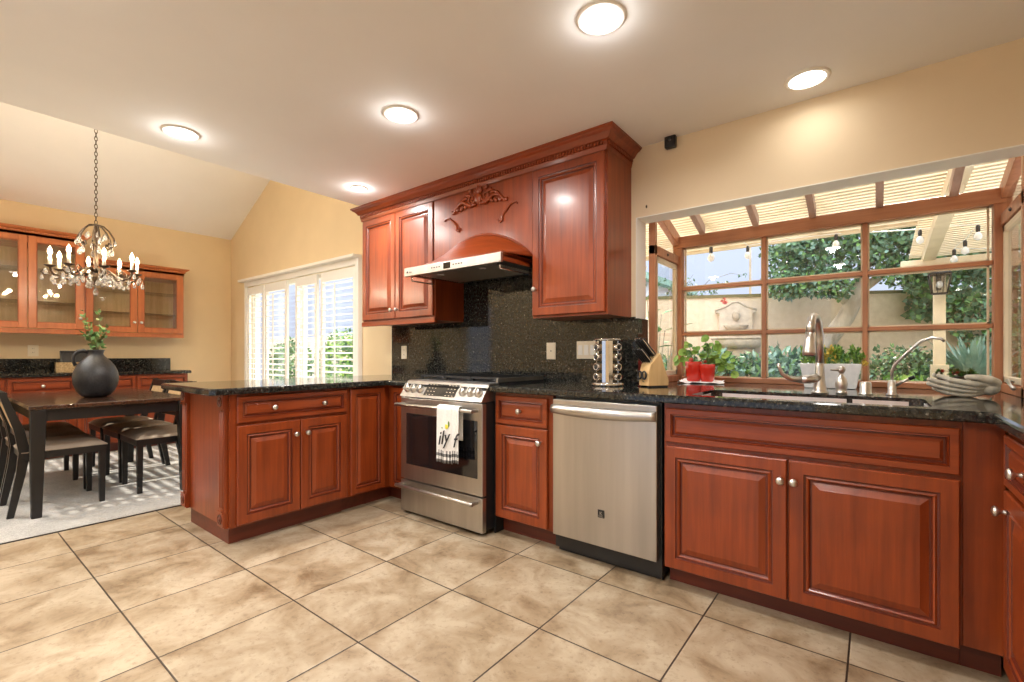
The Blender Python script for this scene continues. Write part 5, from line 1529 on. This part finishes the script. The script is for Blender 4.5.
# neighbour
t = thing('neighbour_house', 'pale distant house with a flat roof above the garden wall', 'house', (-9.6, 13.5, GZ))
obj('wall', MB().box(-3.5, 3.9, 0, 5, 0, 3.55), 'stucco_house', t); obj('roof', MB().box(-3.8, 4.15, -.25, 5.2, 3.55, 3.75), 'leaf_blue', t)
obj('window', MB().box(2.3, 3.2, -.03, .0, 2.2, 3.3), 'white', t)
tag(obj('utility_pole', MB().tube([(0, 0, 0), (0, 0, 6.0)], [.035, .025], 8), 'bark', None, (-2.55, 13.3, GZ)), 'thin vertical pole standing far beyond the garden wall', 'pole')

# patio cover
def pz(y): return 2.75 - .083 * y
t = thing('patio_cover', 'cream lattice patio cover on a post with a wide end beam', 'patio cover', (1.0, 4.8, 0))
def prf(mb, x0, x1, y0, y1, d0, d1):
    vs = [(x - 1.0, y - 4.8, pz(y) + d) for d in (d0, d1) for x, y in ((x0, y0), (x1, y0), (x1, y1), (x0, y1))]
    mb.add(vs, [(3, 2, 1, 0), (4, 5, 6, 7), (0, 1, 5, 4), (1, 2, 6, 5), (2, 3, 7, 6), (3, 0, 4, 7)])
PY1, PY2, PXS = 5.50, 6.85, .30
mb = MB(); y = YW + .24
while y < PY2:
    xa = -3.2 if y < PY1 else PXS
    prf(mb, xa, 5.2, y, y + .040, 0, .016); y += .068
obj('lattice', mb, 'pergola', t)
for x in (-3.1, -2.2, -1.3, -.45): 
    mb = MB(); prf(mb, x, x + .04, YW + .22, PY1, .017, .12); obj('rafter', mb, 'pergola', t)
for x in (.40, 1.30, 2.2, 3.1, 4.0, 4.9):
    mb = MB(); prf(mb, x, x + .10, YW + .22, PY2 - .02, -.10, -.001); obj('rafter', mb, 'pergola', t)
obj('end_beam', MB().box(.22 - 1.0, 4.3, 6.60 - 4.8, 6.69 - 4.8, 1.985, 2.12), 'pergola', t, bevel=.006)
mb = MB(); prf(mb, -3.25, PXS, PY1 - .01, PY1 + .03, -.03, .10); obj('fascia', mb, 'pergola', t)
for x in (.535, 4.0): obj('post', MB().box(x - .048 - 1.0, x + .048 - 1.0, 6.60 - 4.8, 6.69 - 4.8, GZ, 1.985).box(x - .07 - 1.0, x + .07 - 1.0, 6.57 - 4.8, 6.72 - 4.8, GZ, 1.0), 'pergola', t, bevel=.004)
# lantern
t = thing('post_lantern', 'black framed glass lantern mounted on the patio post', 'lantern', (.525, 6.50, 1.73))
mb = MB()
for z, w_ in ((0, .055), (.20, .085)):
    for sx in (-1, 1):
        mb.box(sx * w_ - .005, sx * w_ + .005, -w_, w_, z, z + .012); mb.box(-w_, w_, sx * w_ - .005, sx * w_ + .005, z, z + .012)
for sx in (-1, 1):
    for sy in (-1, 1): mb.tube([(sx * .055, sy * .055, 0), (sx * .085, sy * .085, .21)], .006, 6)
    mb.tube([(sx * .02, -.055, 0), (sx * .03, -.085, .21)], .003, 6)
mb.lathe([(.12, .212), (.09, .235), (.03, .27), (.0001, .28)], 4, 0, Matrix.Rotation(PI / 4, 4, 'Z'), False)
mb.box(-.02, .02, .06, .10, .05, .2)
obj('frame', mb, 'dark', t); obj('bulb', MB().ball((0, 0, .10), .028, 10, 8, 0, (1, 1, 1.4)), 'bulb', t)
obj('glass', MB().lathe([(.052, .01), (.08, .20)], 4, 0, Matrix.Rotation(PI / 4, 4, 'Z') @ Matrix.Diagonal((1.35, 1.35, 1, 1)), False, False), 'jarglass', t)
# string lights
bl = [(-1.112, 4.206, 1.975, 'string light bulb hanging in the top left window pane'), (-1.02, 5.2, 2.15, 'string light bulb left of the tree crown'), (-.298, 5.477, 2.21, 'string light bulb hanging against the middle of the tree crown'),
      (.328, 5.711, 2.20, 'string light bulb left of the slanting rafter'), (.698, 5.62, 2.16, 'string light bulb in the top right corner of the window'), (.655, 5.95, 2.10, 'string light bulb lowest of the right hand cluster'), (.60, 6.15, 2.06, 'string light bulb nearest the end beam'),
      (-1.75, 4.3, 1.98, 'string light bulb seen through the left casement')]
LB = None
for x, y, z, lab in bl:
    if LB is None:
        LB = thing('string_light_bulb', lab, 'light bulb', (x, y, z), 0, 'patio string light bulbs')
        obj('socket', MB().lathe([(.012, .0), (.015, .01), (.015, .05), (.008, .06)], 12), 'dark', LB)
        obj('bulb', MB().lathe([(.012, 0), (.026, -.022), (.030, -.042), (.024, -.062), (.0001, -.074)], 14), 'bulb', LB)
    else: copy_tree(LB, None, (x, y, z), None, lab)
wire = [(-3.0, 4.5, 2.10), (-1.75, 4.3, 2.045), (-1.4, 4.25, 2.09), (-1.112, 4.206, 2.04), (-1.0, 4.7, 2.2), (-1.02, 5.2, 2.215), (-.6, 5.4, 2.27), (-.298, 5.477, 2.275), (0, 5.6, 2.27), (.328, 5.711, 2.265), (.5, 5.65, 2.25), (.698, 5.62, 2.225), (.68, 5.8, 2.2), (.655, 5.95, 2.165), (.62, 6.05, 2.15), (.60, 6.15, 2.125), (.9, 6.5, 2.15)]
tag(obj('string_light_wire', MB().tube(wire, .005, 6), 'white'), 'pale wire of the patio string lights under the cover', 'wire')
# outside the slider
shrub('red_flowering_shrub', 'green shrub with red blossoms behind the widest shutter panel', 'shrub', (-6.6, 5.3, .75), (.55, .4, .75), 1900, .09, .03, ('leaf_bright', 'leaf_mid', 'leaf_mid', 'leaf_red'), 81)
shrub('patio_shrub', 'green shrub behind the gap between the shutters', 'shrub', (-8.6, 5.4, .8), (.6, .45, .85), 1900, .09, .03, ('leaf_mid', 'leaf_dark', 'leaf_bright'), 82)
shrub('patio_shrub', 'dark shrub behind the left shutter panels', 'shrub', (-10.6, 5.3, .75), (.7, .45, .75), 1700, .09, .03, ('leaf_mid', 'leaf_dark'), 83)
shrub('patio_shrub', 'dark shrub near the right jamb of the shuttered door', 'shrub', (-5.35, 4.9, .8), (.35, .35, .85), 1500, .08, .025, ('leaf_mid', 'leaf_dark', 'leaf_blue'), 84)
